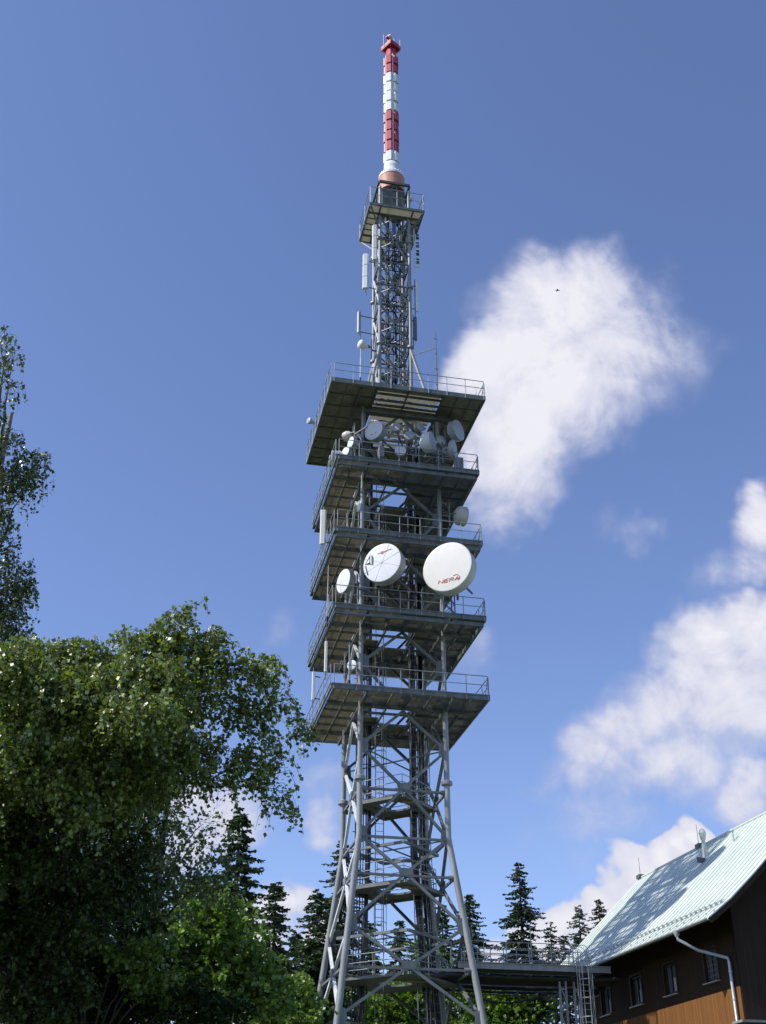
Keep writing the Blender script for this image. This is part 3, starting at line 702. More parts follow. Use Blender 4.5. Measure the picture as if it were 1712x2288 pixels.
# whip aerials
def whip(u, v0, v1, y, r, label, mt='white'):
    A, B = at_y(u, v1, y), at_y(u, v0, y); t = thing('whip_antenna', label, 'whip antenna', A, 0, 'whip antennas on the tower'); h = B.z - A.z
    MB().tube([(0, 0, 0), (0, 0, h * .6), (0, 0, h)], [r, r * .9, r * .5], 6).build('rod', M[mt], t, local=True)
    MB().tube([(0, 0, -.2), (0, 0, h * .12)], r * 1.8, 6).build('base', M['cable'], t, local=True)
whip(n2(208, 0)[0], n2(0, 1745)[1], n2(0, 2085)[1], -4.7, .035, 'tall white whip on the left front rail of the top platform')
whip(n4(228, 0)[0], n4(0, 310)[1], n4(0, 800)[1], -3.5, .03, 'long brownish rod at the left edge beside the medium pale dish', 'shroud_pale')
whip(n4(414, 0)[0], n4(0, 955)[1], n4(0, 1325)[1], -3.0, .045, 'grey pole carrying the small white dish low on the left', 'galv')
whip(n3(527, 0)[0], n3(0, 400)[1], n3(0, 745)[1], -2.9, .07, 'pale pole left of the drum dish with red marks', 'galv')
whip(n3(1130, 0)[0], n3(0, 560)[1], n3(0, 880)[1], -3.2, .04, 'thin grey pole beside the white drum turned right', 'galv')
whip(n3(445, 0)[0], n3(0, 545)[1], n3(0, 830)[1], -3.1, .04, 'thin dark pole behind the narrow white dish at left', 'steel_dark')
whip(n3(1482, 0)[0], n3(0, 235)[1], n3(0, 330)[1], -4.85, .03, 'short white stub at the right corner of the top platform')
# equipment cabinets on the upper tier
for (x, y, yy, w_, h_, lab) in ((682, 790, -3.5, .35, .75, 'small grey equipment box behind the railing below the drum dish'), (1335, 885, -3.6, .55, .75, 'grey equipment cabinet at the right end of the upper railing')):
    P = at_y(*n3(x, y), yy); t = thing('equipment_cabinet', lab, 'cabinet', (P.x, P.y, P.z - h_ / 2), 0, 'equipment cabinets on the tower')
    MB().box((0, 0, h_ / 2), (w_, .3, h_)).build('housing', M['shroud'], t, local=True); MB().box((0, -.16, h_ / 2), (w_ * .85, .015, h_ * .88)).build('door', M['steel_light'], t, local=True)
    MB().box((w_ * .3, -.178, h_ / 2), (.03, .02, .1)).build('handle', M['cable'], t, local=True)
# stack of dark steel lattice beside the NERA dish
t = thing('support_frame', 'blue grey lattice post behind the NERA dish at the right railing', 'lattice post', (3.0, -1.6, P_Z[1] + .12))
f = MB()
for x in (-.35, .35):
    for y in (-.35, .35): f.bar((x, y, 0), (x, y, 3.2), .06)
f.build('post', M['steel_dark'], t, local=True)
f = MB()
for k in range(5):
    z0 = k * .62
    for y in (-.35, .35): f.bar((-.35, y, z0), (.35, y, z0 + .62), .035); f.bar((.35, y, z0), (-.35, y, z0 + .62), .035)
    for x in (-.35, .35): f.bar((x, -.35, z0), (x, .35, z0 + .62), .035)
f.build('lattice', M['steel_dark'], t, local=True)

# ------------------------------------------------------------------ HOUSE
E0 = Vector((10.42, 8.6, 0)); AL = Vector((0.0457, -0.99895, 0)); AC = Vector((0.99895, 0.0457, 0))
def H(a, b, z): return E0 + AC * a + AL * b + Vector((0, 0, z))
house = thing('house', 'dark brown timber house with a steep pale green metal roof at the right', 'house', H(7.75, 11, 5.3))
ZE, ZR, BN, OV, GOV = 12.7, 19.65, 22.0, 2.1, 1.75
prof = [(0.0, ZE), (1.2, ZE + 0.88), (2.6, ZE + 2.10), (7.75, ZR)]
mb = MB()
def wall_poly(pts, th, nrm, mt='boards'): mb.poly(pts, th, nrm)
gz = 4.0
a0, a1, b0, b1 = OV, 15.5 - OV, GOV, BN - GOV
def zroof(a):
    a = min(a, 15.5 - a)
    for (p, q) in zip(prof, prof[1:]):
        if a <= q[0]: return p[1] + (q[1] - p[1]) * (a - p[0]) / (q[0] - p[0])
    return ZR
T = .3
zw = zroof(OV) - .25
# long walls with window openings
wins = [(17.3, 18.5, 10.68, 12.1), (13.05, 14.3, 10.68, 12.1), (9.1, 10.35, 10.68, 12.1), (5.2, 6.4, 10.68, 12.1)]
cuts = sorted([b0] + [x for w_ in wins for x in w_[:2]] + [b1])
for i in range(len(cuts) - 1):
    x0, x1 = cuts[i], cuts[i + 1]; m_ = (x0 + x1) / 2
    win = next((w_ for w_ in wins if w_[0] <= m_ <= w_[1]), None)
    for (z0, z1) in ([(gz, zw)] if not win else [(gz, win[2]), (win[3], zw)]):
        mb.poly([H(a0, x0, z0), H(a0, x1, z0), H(a0, x1, z1), H(a0, x0, z1)], T, AC)
mb.poly([H(a1, b0, gz), H(a1, b1, gz), H(a1, b1, zw), H(a1, b0, zw)], -T, AC)
for b, s in ((b0 + .005, 1), (b1 - .005, -1)):
    pts = [H(a0 + T, b, gz), H(a1 - T, b, gz), H(a1 - T, b, zroof(a1 - T) - .25)] + [H(a, b, zroof(a) - .25) for a in (12.9, 7.75, 2.6)] + [H(a0 + T, b, zroof(a0 + T) - .25)]
    mb.poly(pts, T * s, AL)
walls = mb.build('wall', M['boards_shade'], house)  # dark board colour stands in for the eave shadow
# lighter brown boards below the eave shade painted into the wall colour
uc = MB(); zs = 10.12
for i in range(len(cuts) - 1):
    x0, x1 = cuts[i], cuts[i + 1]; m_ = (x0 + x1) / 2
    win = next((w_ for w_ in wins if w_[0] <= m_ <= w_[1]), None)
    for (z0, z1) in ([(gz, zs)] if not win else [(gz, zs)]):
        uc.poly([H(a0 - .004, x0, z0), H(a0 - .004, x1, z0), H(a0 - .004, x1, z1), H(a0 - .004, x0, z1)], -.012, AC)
uc.build('unshaded_boarding', M['boards'], house)
# gable facing the viewer is clad in nearly black boards
mb = MB()
pts = [H(a0 + .02, b1 + .03, gz), H(a1 - .02, b1 + .03, gz), H(a1 - .02, b1 + .03, zroof(a1) - .25)] + [H(a, b1 + .03, zroof(a) - .26) for a in (12.9, 7.75, 2.6)] + [H(a0 + .02, b1 + .03, zroof(a0) - .26)]
mb.poly(pts, .03, AL); mb.build('gable_cladding', M['soffit'], house)
# roof shells
def slope(side):
    mb = MB(); th = .10
    P = [(a if side < 0 else 15.5 - a, z) for a, z in prof]
    P = P[:-1] + [(7.74 if side < 0 else 7.76, ZR)]
    top = [[H(a, b, z) for b in (0, BN)] for a, z in P]; bot = [[H(a, b, z - .12) for b in (0, BN)] for a, z in P]
    vs = [p for r in top for p in r] + [p for r in bot for p in r]; k = 2 * len(P); fs = []
    for i in range(len(P) - 1):
        a = 2 * i; fs += [(a, a + 2, a + 3, a + 1), (k + a, k + a + 1, k + a + 3, k + a + 2), (a, a + 1 - 1, k + a, k + a + 2, a + 2) if False else (a, k + a, k + a + 2, a + 2), (a + 1, a + 3, k + a + 3, k + a + 1)]
    fs += [(0, 1, k + 1, k), (k - 2, 2 * k - 2, 2 * k - 1, k - 1)]
    mb.add(vs, fs); return mb
for side in (-1, 1):
    rf = slope(side).build('roof', M['roof'], house)
    sb = MB()
    for i in range(1, 36):
        b = i * 0.612
        for (p, q) in zip(prof, prof[1:]):
            A = H(p[0] if side < 0 else 15.5 - p[0], b, p[1] + .014); B = H(q[0] if side < 0 else 15.5 - q[0], b, q[1] + .014)
            sb.bar(A, B, .028, .018)
    sb.build('standing_seam', M['roof_seam'], rf)
    if side < 0:
        sg = MB()
        for i in range(44):
            b = .4 + i * .49; p = H(.95, b, zroof(.95)); sg.poly([p, p + AC * .16 + Vector((0, 0, .12)), p + Vector((0, 0, .22)) - AC * .02], .05, AL)
        sg.tube([H(.98, .2, zroof(.95) + .17), H(.98, BN - .2, zroof(.95) + .17)], .022, 6)
        for i in range(30):
            b = .6 + i * .73; p = H(.42, b, zroof(.42)); sg.box(p + Vector((0, 0, .04)), (.07, .05, .08))
        sg.build('snow_guard', M['gutter'], rf)
        cp = MB()
        for bb in (0.1, 8.1): cp.box(H(7.75, bb + .2, ZR + .10), (.38, .5, .22))
        cp.build('ridge_cap', M['steel_dark'], rf)
        for bb in (0.3, 8.2): MB().tube([H(7.75, bb, ZR + .2), H(7.75, bb, ZR + 1.35)], [.02, .012], 5).build('lightning_rod', M['steel'], rf)
rb = MB(); rb.tube([H(7.75, 0, ZR + .02), H(7.75, BN, ZR + .02)], .09, 8); rb.build('ridge_roll', M['roof'], house)
# soffits
sf = MB()
for s in (0, 1):
    f_ = (lambda a: a) if s == 0 else (lambda a: 15.5 - a)
    sf.poly([H(f_(.05), .05, ZE - .14), H(f_(.05), BN - .05, ZE - .14), H(f_(OV - .02), BN - .05, zroof(OV) - .28), H(f_(OV - .02), .05, zroof(OV) - .28)], .03, (0, 0, -1))
for (ba, bb) in ((b1 + .07, BN - .03), (.03, b0 - .02)):
    for s in (0, 1):
        f_ = (lambda a: a) if s == 0 else (lambda a: 15.5 - a)
        for (p, q) in zip(prof[1:], prof[2:]):
            sf.poly([H(f_(p[0]), ba, p[1] - .15), H(f_(p[0]), bb, p[1] - .15), H(f_(q[0]), bb, q[1] - .15), H(f_(q[0]), ba, q[1] - .15)], .03, (0, 0, -1))
sf.build('soffit', M['soffit'], house)
# bargeboard on the near verge, with a bright metal edge
bbm = MB()
for (p, q) in zip(prof, prof[1:]):
    bbm.bar(H(p[0], BN + .02, p[1] - .16), H(q[0], BN + .02, q[1] - .16), .05, .26)
    bbm.bar(H(15.5 - p[0], BN + .02, p[1] - .16), H(15.5 - q[0], BN + .02, q[1] - .16), .05, .26)
bbm.build('bargeboard', M['soffit'], house)
bbm = MB()
for (p, q) in zip(prof, prof[1:]): bbm.bar(H(p[0], BN + .03, p[1] + .0), H(q[0], BN + .03, q[1] + .0), .07, .05)
bbm.build('verge_trim', M['gutter'], house)
# gutter and downpipe
gt = MB(); k = 7
arc = [(-.09 * math.cos(math.pi * i / (k - 1)), -.10 * math.sin(math.pi * i / (k - 1))) for i in range(k)]
vs = []; 
for b in (-.05, BN + .02):
    for (x, z) in arc: vs.append(H(-.06 + x, b, ZE - .03 + z))
    for (x, z) in reversed(arc): vs.append(H(-.06 + x * .86, b, ZE - .03 + z * .86 + .004))
m2 = 2 * k
gt.add(vs, [(i, (i + 1) % m2, m2 + (i + 1) % m2, m2 + i) for i in range(m2)] + [tuple(range(m2)), tuple(range(2 * m2 - 1, m2 - 1, -1))])
gt.build('gutter', M['gutter'], house)
dp = MB(); bq = 18.9
dp.lathe([(.07, ZE - .32), (.17, ZE - .12), (.17, ZE - .02)], H(-.05, bq, 0), n=12)
dp.tube([H(-.05, bq, ZE - .2), H(-.03, bq + .02, ZE - .42), H(.75, bq + .35, ZE - .92), H(OV - .17, bq + .9, ZE - 1.30), H(OV - .15, bq + .93, ZE - 1.52), H(OV - .15, bq + .95, 8.62), H(OV - .3, bq + 1.0, 8.45), H(OV - .75, bq + 1.1, 8.2)], .075, 12)
for z in (10.8, 9.6): dp.lathe([(.095, z - .03), (.095, z + .03)], H(OV - .15, bq + .94, 0), n=12)
dp.build('downpipe', M['gutter'], house)
# windows
for wi, (x0, x1, z0, z1) in enumerate(wins):
    fr = MB(); aa = OV + .12
    for (p, q) in (((x0, z0), (x1, z0)), ((x0, z1), (x1, z1))): fr.bar(H(aa, p[0], p[1] + (.05 if p[1] == z0 else -.05)), H(aa, q[0], q[1] + (.05 if p[1] == z0 else -.05)), .10, .10)
    for x in (x0 + .05, x1 - .05, (x0 + x1) / 2): fr.bar(H(aa - .004, x, z0 + .1), H(aa - .004, x, z1 - .1), .09, .10 if x != (x0 + x1) / 2 else .06)
    for (p, q) in (((x0 - .06, z0 - .06), (x0 - .06, z1 + .06)), ((x1 + .06, z0 - .06), (x1 + .06, z1 + .06))): fr.bar(H(OV - .02, *p), H(OV - .02, *q), .05, .12)
    fr.bar(H(OV - .021, x0, z1 + .06), H(OV - .021, x1, z1 + .06), .05, .11)
    fo = fr.build('window', M['frame'], house)
    pn = MB().poly([H(aa + .03, x0 + .08, z0 + .08), H(aa + .03, x1 - .08, z0 + .08), H(aa + .03, x1 - .08, z1 - .08), H(aa + .03, x0 + .08, z1 - .08)], .02, AC); pn.build('pane', M['glass'], fo)
    sl = MB().box(H(OV - .08, (x0 + x1) / 2, z0 - .075), (.22, x1 - x0 + .2, .04), Matrix((AC, AL, (0, 0, 1))).transposed()); sl.build('sill', M['gutter'], fo)
    if wi in (1, 2, 3):
        MB().poly([H(aa + .015, (x0 + x1) / 2 + .06, z0 + .1), H(aa + .015, x1 - .11, z0 + .1), H(aa + .015, x1 - .11, z0 + .75), H(aa + .015, (x0 + x1) / 2 + .06, z0 + .75)], .01, AC).build('blind', M['shroud'], fo)
    if wi == 0:
        gr = MB()
        for j in range(1, 6): gr.bar(H(aa - .07, x0 + .1, z0 + j * (z1 - z0) / 6), H(aa - .07, x1 - .1, z0 + j * (z1 - z0) / 6), .015, .018)
        for j in range(1, 6): gr.bar(H(aa - .074, x0 + j * (x1 - x0) / 6, z0 + .1), H(aa - .074, x0 + j * (x1 - x0) / 6, z1 - .1), .015, .018)
        gr.build('window_grille', M['steel_light'], fo)
# plinth ledge at the near corner
pb = MB()
RM = Matrix((AC, AL, (0, 0, 1))).transposed()
pb.box(H(7.75, b1 + .45, 8.55), (12.6, .9, .10), RM); pb.box(H(OV - .25, 11, 6.5), (.4, 20, 3.4), RM); pb.box(H(7.75, b1 + .35, 7.2), (12.4, .6, 2.5), RM)
pb.build('plinth', M['plinth'], house)
# roof vents
def vent(a, b, r, h, cowl):
    z = zroof(a); mb = MB()
    if cowl:
        mb.box(H(a, b, z + .2), (.24, .24, .8), RM); mb.tube([H(a, b, z + .5), H(a, b, z + .95)], .11, 14)
        mb.lathe([(.115, .90), (.10, .97), (.14, 1.02), (.19, 1.32), (.20, 1.38)], H(a, b, z), n=20)
        mb.lathe([(.21, 1.36), (.19, 1.42), (.15, 1.54), (.08, 1.62), (0, 1.65)], H(a, b, z), n=20)
    else:
        mb.tube([H(a, b, z - .1), H(a, b, z + h)], r, 10); mb.lathe([(r * 1.9, h), (r * 1.7, h + .05), (0, h + .14)], H(a, b, z), n=12)
    return mb
vent(6.2, 11.5, .2, 1.6, True).build('chimney', M['roof'], house, 'slim pale green vent stack with a rounded cowl')
vent(6.4, 14.3, .07, .6, False).build('vent_pipe', M['roof'], house)
fl = MB().box(H(5.72, 11.85, zroof(5.72) + .22), (.5, .03, .3), RM); fl.build('flashing', M['steel_dark'], house)

# ------------------------------------------------------------------ FOOTBRIDGE between tower and house
bridge = thing('footbridge', 'grey steel footbridge with railings running from the tower to the house', 'footbridge', (7.2, -.9, 12.1))
y0, y1, zd = -1.95, 0.15, 12.26
x0, x1 = 2.9, 11.2
MB().box(((x0 + x1) / 2, (y0 + y1) / 2, zd - .06), (x1 - x0, y1 - y0 - .24, .05)).build('deck', M['steel_dark'], bridge)
for y in (y0, y1):
    b = MB(); b.box(((x0 + x1) / 2, y, zd - .06), (x1 - x0, .05, .28)); b.box(((x0 + x1) / 2, y + (.06 if y == y0 else -.06) * -1, zd + .09), (x1 - x0, .08, .035)); b.box(((x0 + x1) / 2, y + (.06 if y == y0 else -.06) * -1, zd - .205), (x1 - x0, .08, .035))
    b.build('side_beam', M['leg'], bridge)
for y in (y0 + .03, y1 - .03):
    r_ = MB(); xe = 9.2 if y < 0 - 1 else 10.4
    k = 5 if y < -1 else 10
    for i in range(k + 1):
        x = 3.1 + (xe - 3.1) * i / k; r_.tube([(x, y, zd - .1), (x, y, zd + 1.15)], .024, 6)
    for h in (.28, .56, .85, 1.15): r_.tube([(3.1, y, zd + h), (xe, y, zd + h)], .022, 6)
    if y < -1:
        r_.tube([(6.9, y, zd), (6.9, y, zd + 2.1)], .03, 6)
    r_.build('railing', M['galv'], bridge)
tr = MB()
for (y, z, r) in ((-1.3, 11.82, .13), (-.8, 11.75, .09), (-.35, 11.7, .15), (.9, 11.6, .11), (1.75, 11.52, .07)):
    tr.tube([(1.6, y * .6 + .5, z + .1), (3.0, y, z), (6, y + .02, z - .04), (10.3, y, z), (11.9, y, z + .1)], r, 8)
tr.build('cable_run', M['cable'], bridge)
cr_ = MB()
for x in np.arange(3.4, 11.5, 1.15):
    cr_.bar((x, y0 + .1, zd - .42), (x, 1.9, zd - .42), .07, .08)
    cr_.bar((x, 1.9, zd - .46), (x, 1.9, zd - .95), .05); cr_.bar((x, .5, zd - .95), (x, 1.9, zd - .95), .05)
cr_.bar((3.1, 1.95, zd - .42), (11.6, 1.95, zd - .42), .08, .10); cr_.bar((3.1, 1.95, zd - .9), (11.6, 1.95, zd - .9), .06, .06)
cr_.build('cable_tray', M['steel_dark'], bridge)
pp = MB().tube([(3.0, .5, 11.98), (10.9, .5, 11.98)], .12, 10); pp.build('pipe', M['white'], bridge)
sg = MB().tube([(3.4, 0, 11.3)] + [(3.4 + 4.9 * t, 0, 11.25 - 2.2 * t * (1 - t)) for t in (.1, .2, .3, .4, .5, .6, .7, .8, .9)] + [(8.4, 0, 11.3)], .05, 8)
sg.build('sagging_cable', M['cable'], bridge)
for (x, y) in ((8.75, -1.2), (9.55, -1.2)):
    c_ = MB()
    for dx in (-.17, .17): c_.bar((x + dx, y, 5), (x + dx, y, zd - .36), .10, .10)
    z = 5.5; k = 0
    while z < zd - 1: c_.bar((x - .17, y, z), (x + .17, y, z + .75), .05) if k % 2 == 0 else c_.bar((x + .17, y, z), (x - .17, y, z + .75), .05); z += .75; k += 1
    for z in (6.5, 8.5, 10.5, 11.3): c_.bar((x - .17, y, z), (x + .17, y, z), .06)
    c_.build('lattice_column', M['leg'], bridge)
# access ladder with hoop at the bridge
al = thing('access_ladder', 'pale caged ladder standing at the house end of the footbridge', 'ladder', (9.6, -2.2, 5.4))
m = MB()
for s in (-.25, .25): m.bar((9.6 + s, -2.2, 5.4), (9.6 + s, -2.2, 13.1), .06, .05)
m.build('stile', M['galv'], al)
m = MB()
for z in np.arange(5.7, 12.5, .3): m.tube([(9.35, -2.2, z), (9.85, -2.2, z)], .017, 5)
m.build('rung', M['galv'], al)
m = MB(); arc = [(9.6 + .37 * math.cos(a), -2.2 - .7 * math.sin(a)) for a in [math.pi * i / 8 for i in range(9)]]
for z in np.arange(8.0, 13.0, .9): m.tube([(x, y, z) for x, y in arc], .022, 5)
for i in (0, 2, 4, 6, 8): m.tube([(*arc[i], 8.0), (*arc[i], 12.6)], .02, 5)
m.build('safety_cage', M['galv'], al)
m = MB()
for i in range(7):
    yy = -2.2 + i * .16; m.tube([(9.25, yy, 12.3)] + [(9.6 + .36 * math.cos(a), yy, 13.05 + .32 * math.sin(a)) for a in [math.pi - math.pi * j / 8 for j in range(9)]] + [(9.95, yy, 12.3)], .018, 5) if i in (0, 3, 6) else None
m.tube([(9.25, -2.2, 13.0), (9.25, -1.24, 13.0)], .018, 5); m.tube([(9.95, -2.2, 13.0), (9.95, -1.24, 13.0)], .018, 5)
m.build('handrail_hoop', M['galv'], al)

# ------------------------------------------------------------------ bird in front of the cloud
P = at_d(1246, 649, 60); bd = thing('bird', 'tiny dark bird flying in front of the big white cloud', 'bird', P)
b = MB().tube([(-.12, 0, 0), (-.06, 0, 0), (.0, 0, .005), (.07, 0, .01), (.11, 0, .015), (.14, 0, .01)], [.005, .014, .022, .017, .013, .003], 8)
b.build('body', M['bird'], bd, local=True)
for s in (-1, 1): MB().poly([(.05, 0, .01), (-.04, 0, .01), (-.05, s * .07, .02), (-.03, s * .10, .015), (.01, s * .07, .02)], .006).build('wing', M['bird'], bd, local=True)

# ------------------------------------------------------------------ VEGETATION
rng = np.random.default_rng(11)
def leaf_object(name, P, size, m, parent, droop=0.5, aspect=0.85, loc=(0, 0, 0)):
    """P: (n,3) points; one small four sided leaf each."""
    n = len(P)
    ax = rng.normal(size=(n, 3)); ax[:, 2] -= droop * .9; ax /= np.linalg.norm(ax, axis=1)[:, None]
    nr = rng.normal(size=(n, 3)); nr[:, 2] += 0.6
    sd = np.cross(ax, nr); sd /= np.linalg.norm(sd, axis=1)[:, None] + 1e-9
    s = (size * rng.uniform(0.65, 1.25, n))[:, None]
    nn = np.cross(sd, ax)
    V = np.empty((n, 4, 3))
    V[:, 0] = P; V[:, 1] = P + ax * s * .45 + sd * s * aspect * .5 + nn * s * .08; V[:, 2] = P + ax * s; V[:, 3] = P + ax * s * .45 - sd * s * aspect * .5 + nn * s * .08
    return raw_quads(name, V.reshape(-1, 3) - np.array(loc), n, m, parent)
def raw_quads(name, V, n, m, parent):
    me = bpy.data.meshes.new(name)
    me.vertices.add(4 * n); me.vertices.foreach_set('co', np.ascontiguousarray(V, dtype=np.float32).ravel())
    me.loops.add(4 * n); me.loops.foreach_set('vertex_index', np.arange(4 * n, dtype=np.int32))
    me.polygons.add(n); me.polygons.foreach_set('loop_start', np.arange(0, 4 * n, 4, dtype=np.int32)); me.polygons.foreach_set('loop_total', np.full(n, 4, dtype=np.int32))
    me.materials.append(m); me.update(calc_edges=True); me.validate()
    o = bpy.data.objects.new(name, me); col.objects.link(o); o.parent = parent
    return o
PX = 1712 / 1655.0
def broadleaf(name, label, cat, trunk_px, depth, clumps, leaf, m, bark, group=None, twig=(.25, .8), droop=.5, per=.035, trunk_r=.2, dens=1.0, limbs=True, trunk_top=None, limb_share=.35, lr=(.010, .0042)):
    """clumps: (px, py, radius px, radius y px, twig count, depth offset) in 1655 px wide picture units, turned into places in the world."""
    base = at_d(trunk_px[0] * PX, trunk_px[1] * PX, depth); bz = ground_z(base.x, base.y)
    root = thing(name, label, cat, (base.x, base.y, bz), 0, group)
    loc = np.array(root.location); pts = []; tw = MB(); lb = MB()
    top = trunk_top or base.z
    tr_pts = [Vector((base.x, base.y, bz - .3)), Vector((base.x + .1, base.y, bz + (top - bz) * .35)), Vector((base.x - .05, base.y + .1, bz + (top - bz) * .7)), Vector((base.x + .05, base.y, top))]
    lb.tube(tr_pts, [trunk_r * 1.25, trunk_r, trunk_r * .65, trunk_r * .25], 10)
    for (px, py, rx, ry, cnt, dz) in clumps:
        dd = depth + dz; c = at_d(px * PX, py * PX, dd); k = dd / FPX * PX
        rx_, ry_ = rx * k, ry * k
        if limbs and rng.random() < limb_share and (depth > 18 or (1425 < py < 1760 and px < 480)):
            zt = min(top, max(bz + .6, c.z - rng.uniform(.5, 2.0))); s0 = Vector((base.x, base.y, zt)); mid = s0.lerp(c, .55) + Vector((0, 0, .10 + .03 * (c - s0).length))
            L_ = (c - s0).length
            ctl = mid * 2 - (s0 + c) * .5; path = [s0 * (1 - t) ** 2 + ctl * (2 * t * (1 - t)) + c * t * t + Vector(rng.normal(scale=.012 * L_ ** .5, size=3)) * (t * (1 - t) * 4) for t in [i / 9 for i in range(10)]]
            lb.tube(path, [.006 + (lr[0] + lr[1] * L_ * 1.7) * (1 - i / 9) ** 1.1 for i in range(10)], 6)
        n_ = max(2, int(cnt * dens * (.62 if (depth == 16 and px > 470) else 1)))
        for i in range(n_):
            q = rng.normal(size=3); q /= np.linalg.norm(q); q *= rng.uniform(0.15, 1.0) ** .5
            s = Vector(c) + RGT * float(q[0] * rx_) + Vector((0, 0, 1)) * float(q[1] * ry_) + FWD * float(q[2] * (rx_ + ry_) * .5)
            L_ = rng.uniform(*twig); az = rng.uniform(0, 2 * math.pi); h = Vector((math.cos(az), math.sin(az), 0))
            p1 = s + h * (L_ * .4) + Vector((0, 0, .08 * L_)); p2 = p1 + h * (L_ * .22 * (1 - droop * .6)) - Vector((0, 0, L_ * droop * .55)); p3 = p2 + h * (L_ * .06) - Vector((0, 0, L_ * droop * .55))
            tw.tube([s, p1, p2, p3], [.0045, .0035, .003, .0015], 3, caps=False)
            m_ = max(3, int(L_ / per)); t = rng.uniform(0.1, 1, m_) * 3
            seg = np.minimum(t.astype(int), 2); fr = (t - seg)[:, None]; A = np.array([s, p1, p2, p3])
            pts.append(A[seg] * (1 - fr) + A[seg + 1] * fr + rng.normal(scale=.022, size=(m_, 3)))
    if name == 'shrub':
        lb.add(tw.v, tw.f)
    lb.build('trunk', bark, root)
    if name != 'shrub': tw.build('twig', M['bark'], root)
    leaf_object('crown', np.concatenate(pts), leaf, m, root, droop, loc=loc)
    return root

# tall birch at the far left edge, only its right side in the frame
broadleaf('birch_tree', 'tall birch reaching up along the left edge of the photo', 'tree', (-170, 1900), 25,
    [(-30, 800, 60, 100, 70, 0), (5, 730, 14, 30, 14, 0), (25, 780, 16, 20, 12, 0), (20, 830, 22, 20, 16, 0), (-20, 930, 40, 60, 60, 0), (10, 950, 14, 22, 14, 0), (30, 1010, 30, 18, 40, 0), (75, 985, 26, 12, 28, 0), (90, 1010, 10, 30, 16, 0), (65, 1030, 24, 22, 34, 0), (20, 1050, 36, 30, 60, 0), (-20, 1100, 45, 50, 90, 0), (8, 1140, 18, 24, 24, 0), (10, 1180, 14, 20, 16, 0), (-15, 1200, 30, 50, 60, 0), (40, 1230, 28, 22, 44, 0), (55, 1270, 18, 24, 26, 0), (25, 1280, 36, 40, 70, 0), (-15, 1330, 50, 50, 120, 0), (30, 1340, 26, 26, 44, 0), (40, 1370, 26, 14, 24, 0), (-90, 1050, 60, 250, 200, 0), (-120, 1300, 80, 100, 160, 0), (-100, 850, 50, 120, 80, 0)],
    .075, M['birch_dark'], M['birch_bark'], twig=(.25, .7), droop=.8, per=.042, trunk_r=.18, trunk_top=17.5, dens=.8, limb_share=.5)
# big birch spreading over the lower left
MAIN = []
def area(x0, y0, x1, y1, nclump, rx, ry, cnt, dz=(-1.5, 1.5)):
    for i in range(nclump): MAIN.append((rng.uniform(x0, x1), rng.uniform(y0, y1), rx * rng.uniform(.7, 1.3), ry * rng.uniform(.7, 1.3), cnt, rng.uniform(*dz)))
MAIN += [(402, 1308, 6, 6, 4, 0), (432, 1308, 12, 3, 4, 0), (388, 1330, 12, 10, 9, 0), (455, 1368, 18, 6, 8, 0), (488, 1378, 8, 10, 5, 0), (275, 1378, 12, 6, 6, 0), (310, 1366, 14, 6, 7, 0), (345, 1368, 12, 10, 8, 0), (545, 1424, 20, 6, 8, 0), (580, 1440, 12, 14, 8, 0), (170, 1388, 18, 6, 8, 0), (205, 1392, 12, 8, 6, 0), (75, 1392, 14, 6, 6, 0), (120, 1400, 16, 8, 8, 0), (622, 1560, 10, 12, 6, 0), (650, 1570, 8, 10, 5, 0), (648, 1598, 6, 8, 4, 0), (598, 1690, 10, 14, 7, 0), (605, 1755, 8, 8, 4, 0), (590, 1735, 8, 12, 5, 0)]
MAIN += [(395, 1335, 18, 16, 12, 0), (380, 1365, 28, 18, 24, 0), (425, 1380, 34, 14, 26, 0), (475, 1385, 16, 14, 10, 0), (300, 1385, 40, 20, 40, 0), (345, 1400, 50, 24, 60, 0),
         (440, 1420, 50, 34, 80, 0), (510, 1440, 50, 30, 70, 0), (560, 1440, 26, 20, 24, 0), (570, 1480, 30, 26, 36, 0), (600, 1515, 18, 24, 18, 0), (610, 1555, 14, 20, 12, 0), (635, 1580, 16, 14, 10, 0), (650, 1585, 8, 14, 6, 0),
         (560, 1540, 36, 36, 50, 0), (575, 1590, 26, 30, 36, 0), (560, 1640, 34, 30, 44, 0), (590, 1670, 18, 24, 20, 0), (600, 1720, 12, 22, 12, 0), (612, 1745, 7, 18, 7, 0), (545, 1690, 24, 22, 22, 0), (505, 1640, 36, 44, 50, 0), (490, 1690, 30, 24, 22, 0),
         (100, 1410, 70, 22, 70, 0), (190, 1405, 34, 14, 28, 0), (30, 1400, 40, 26, 50, 0), (240, 1430, 46, 18, 40, 0), (150, 1440, 90, 30, 110, 0),
         (410, 1500, 60, 50, 130, .5), (370, 1580, 60, 60, 140, .8), (440, 1620, 30, 30, 40, 0), (500, 1530, 40, 40, 70, 0), (430, 1680, 36, 30, 30, 0), (380, 1720, 30, 14, 8, 0)]
area(-60, 1430, 380, 1560, 26, 60, 40, 75); area(-60, 1550, 380, 1700, 34, 64, 40, 75, (-.5, 2.5)); area(-80, 1690, 280, 1760, 8, 60, 40, 60, (0, 2.5))
area(-60, 1440, 330, 1800, 18, 70, 60, 90, (2.5, 4.5))
area(-400, 1450, -80, 1900, 14, 100, 100, 60, (-1, 3))  # clumps out of view, added to shade the lower left
area(-60, 1560, 240, 1740, 8, 56, 44, 36, (-1.2, -.4)); area(-600, 1480, -120, 2000, 16, 130, 120, 90, (-1, 3))  # far left clumps are unseen too, added to block the sun
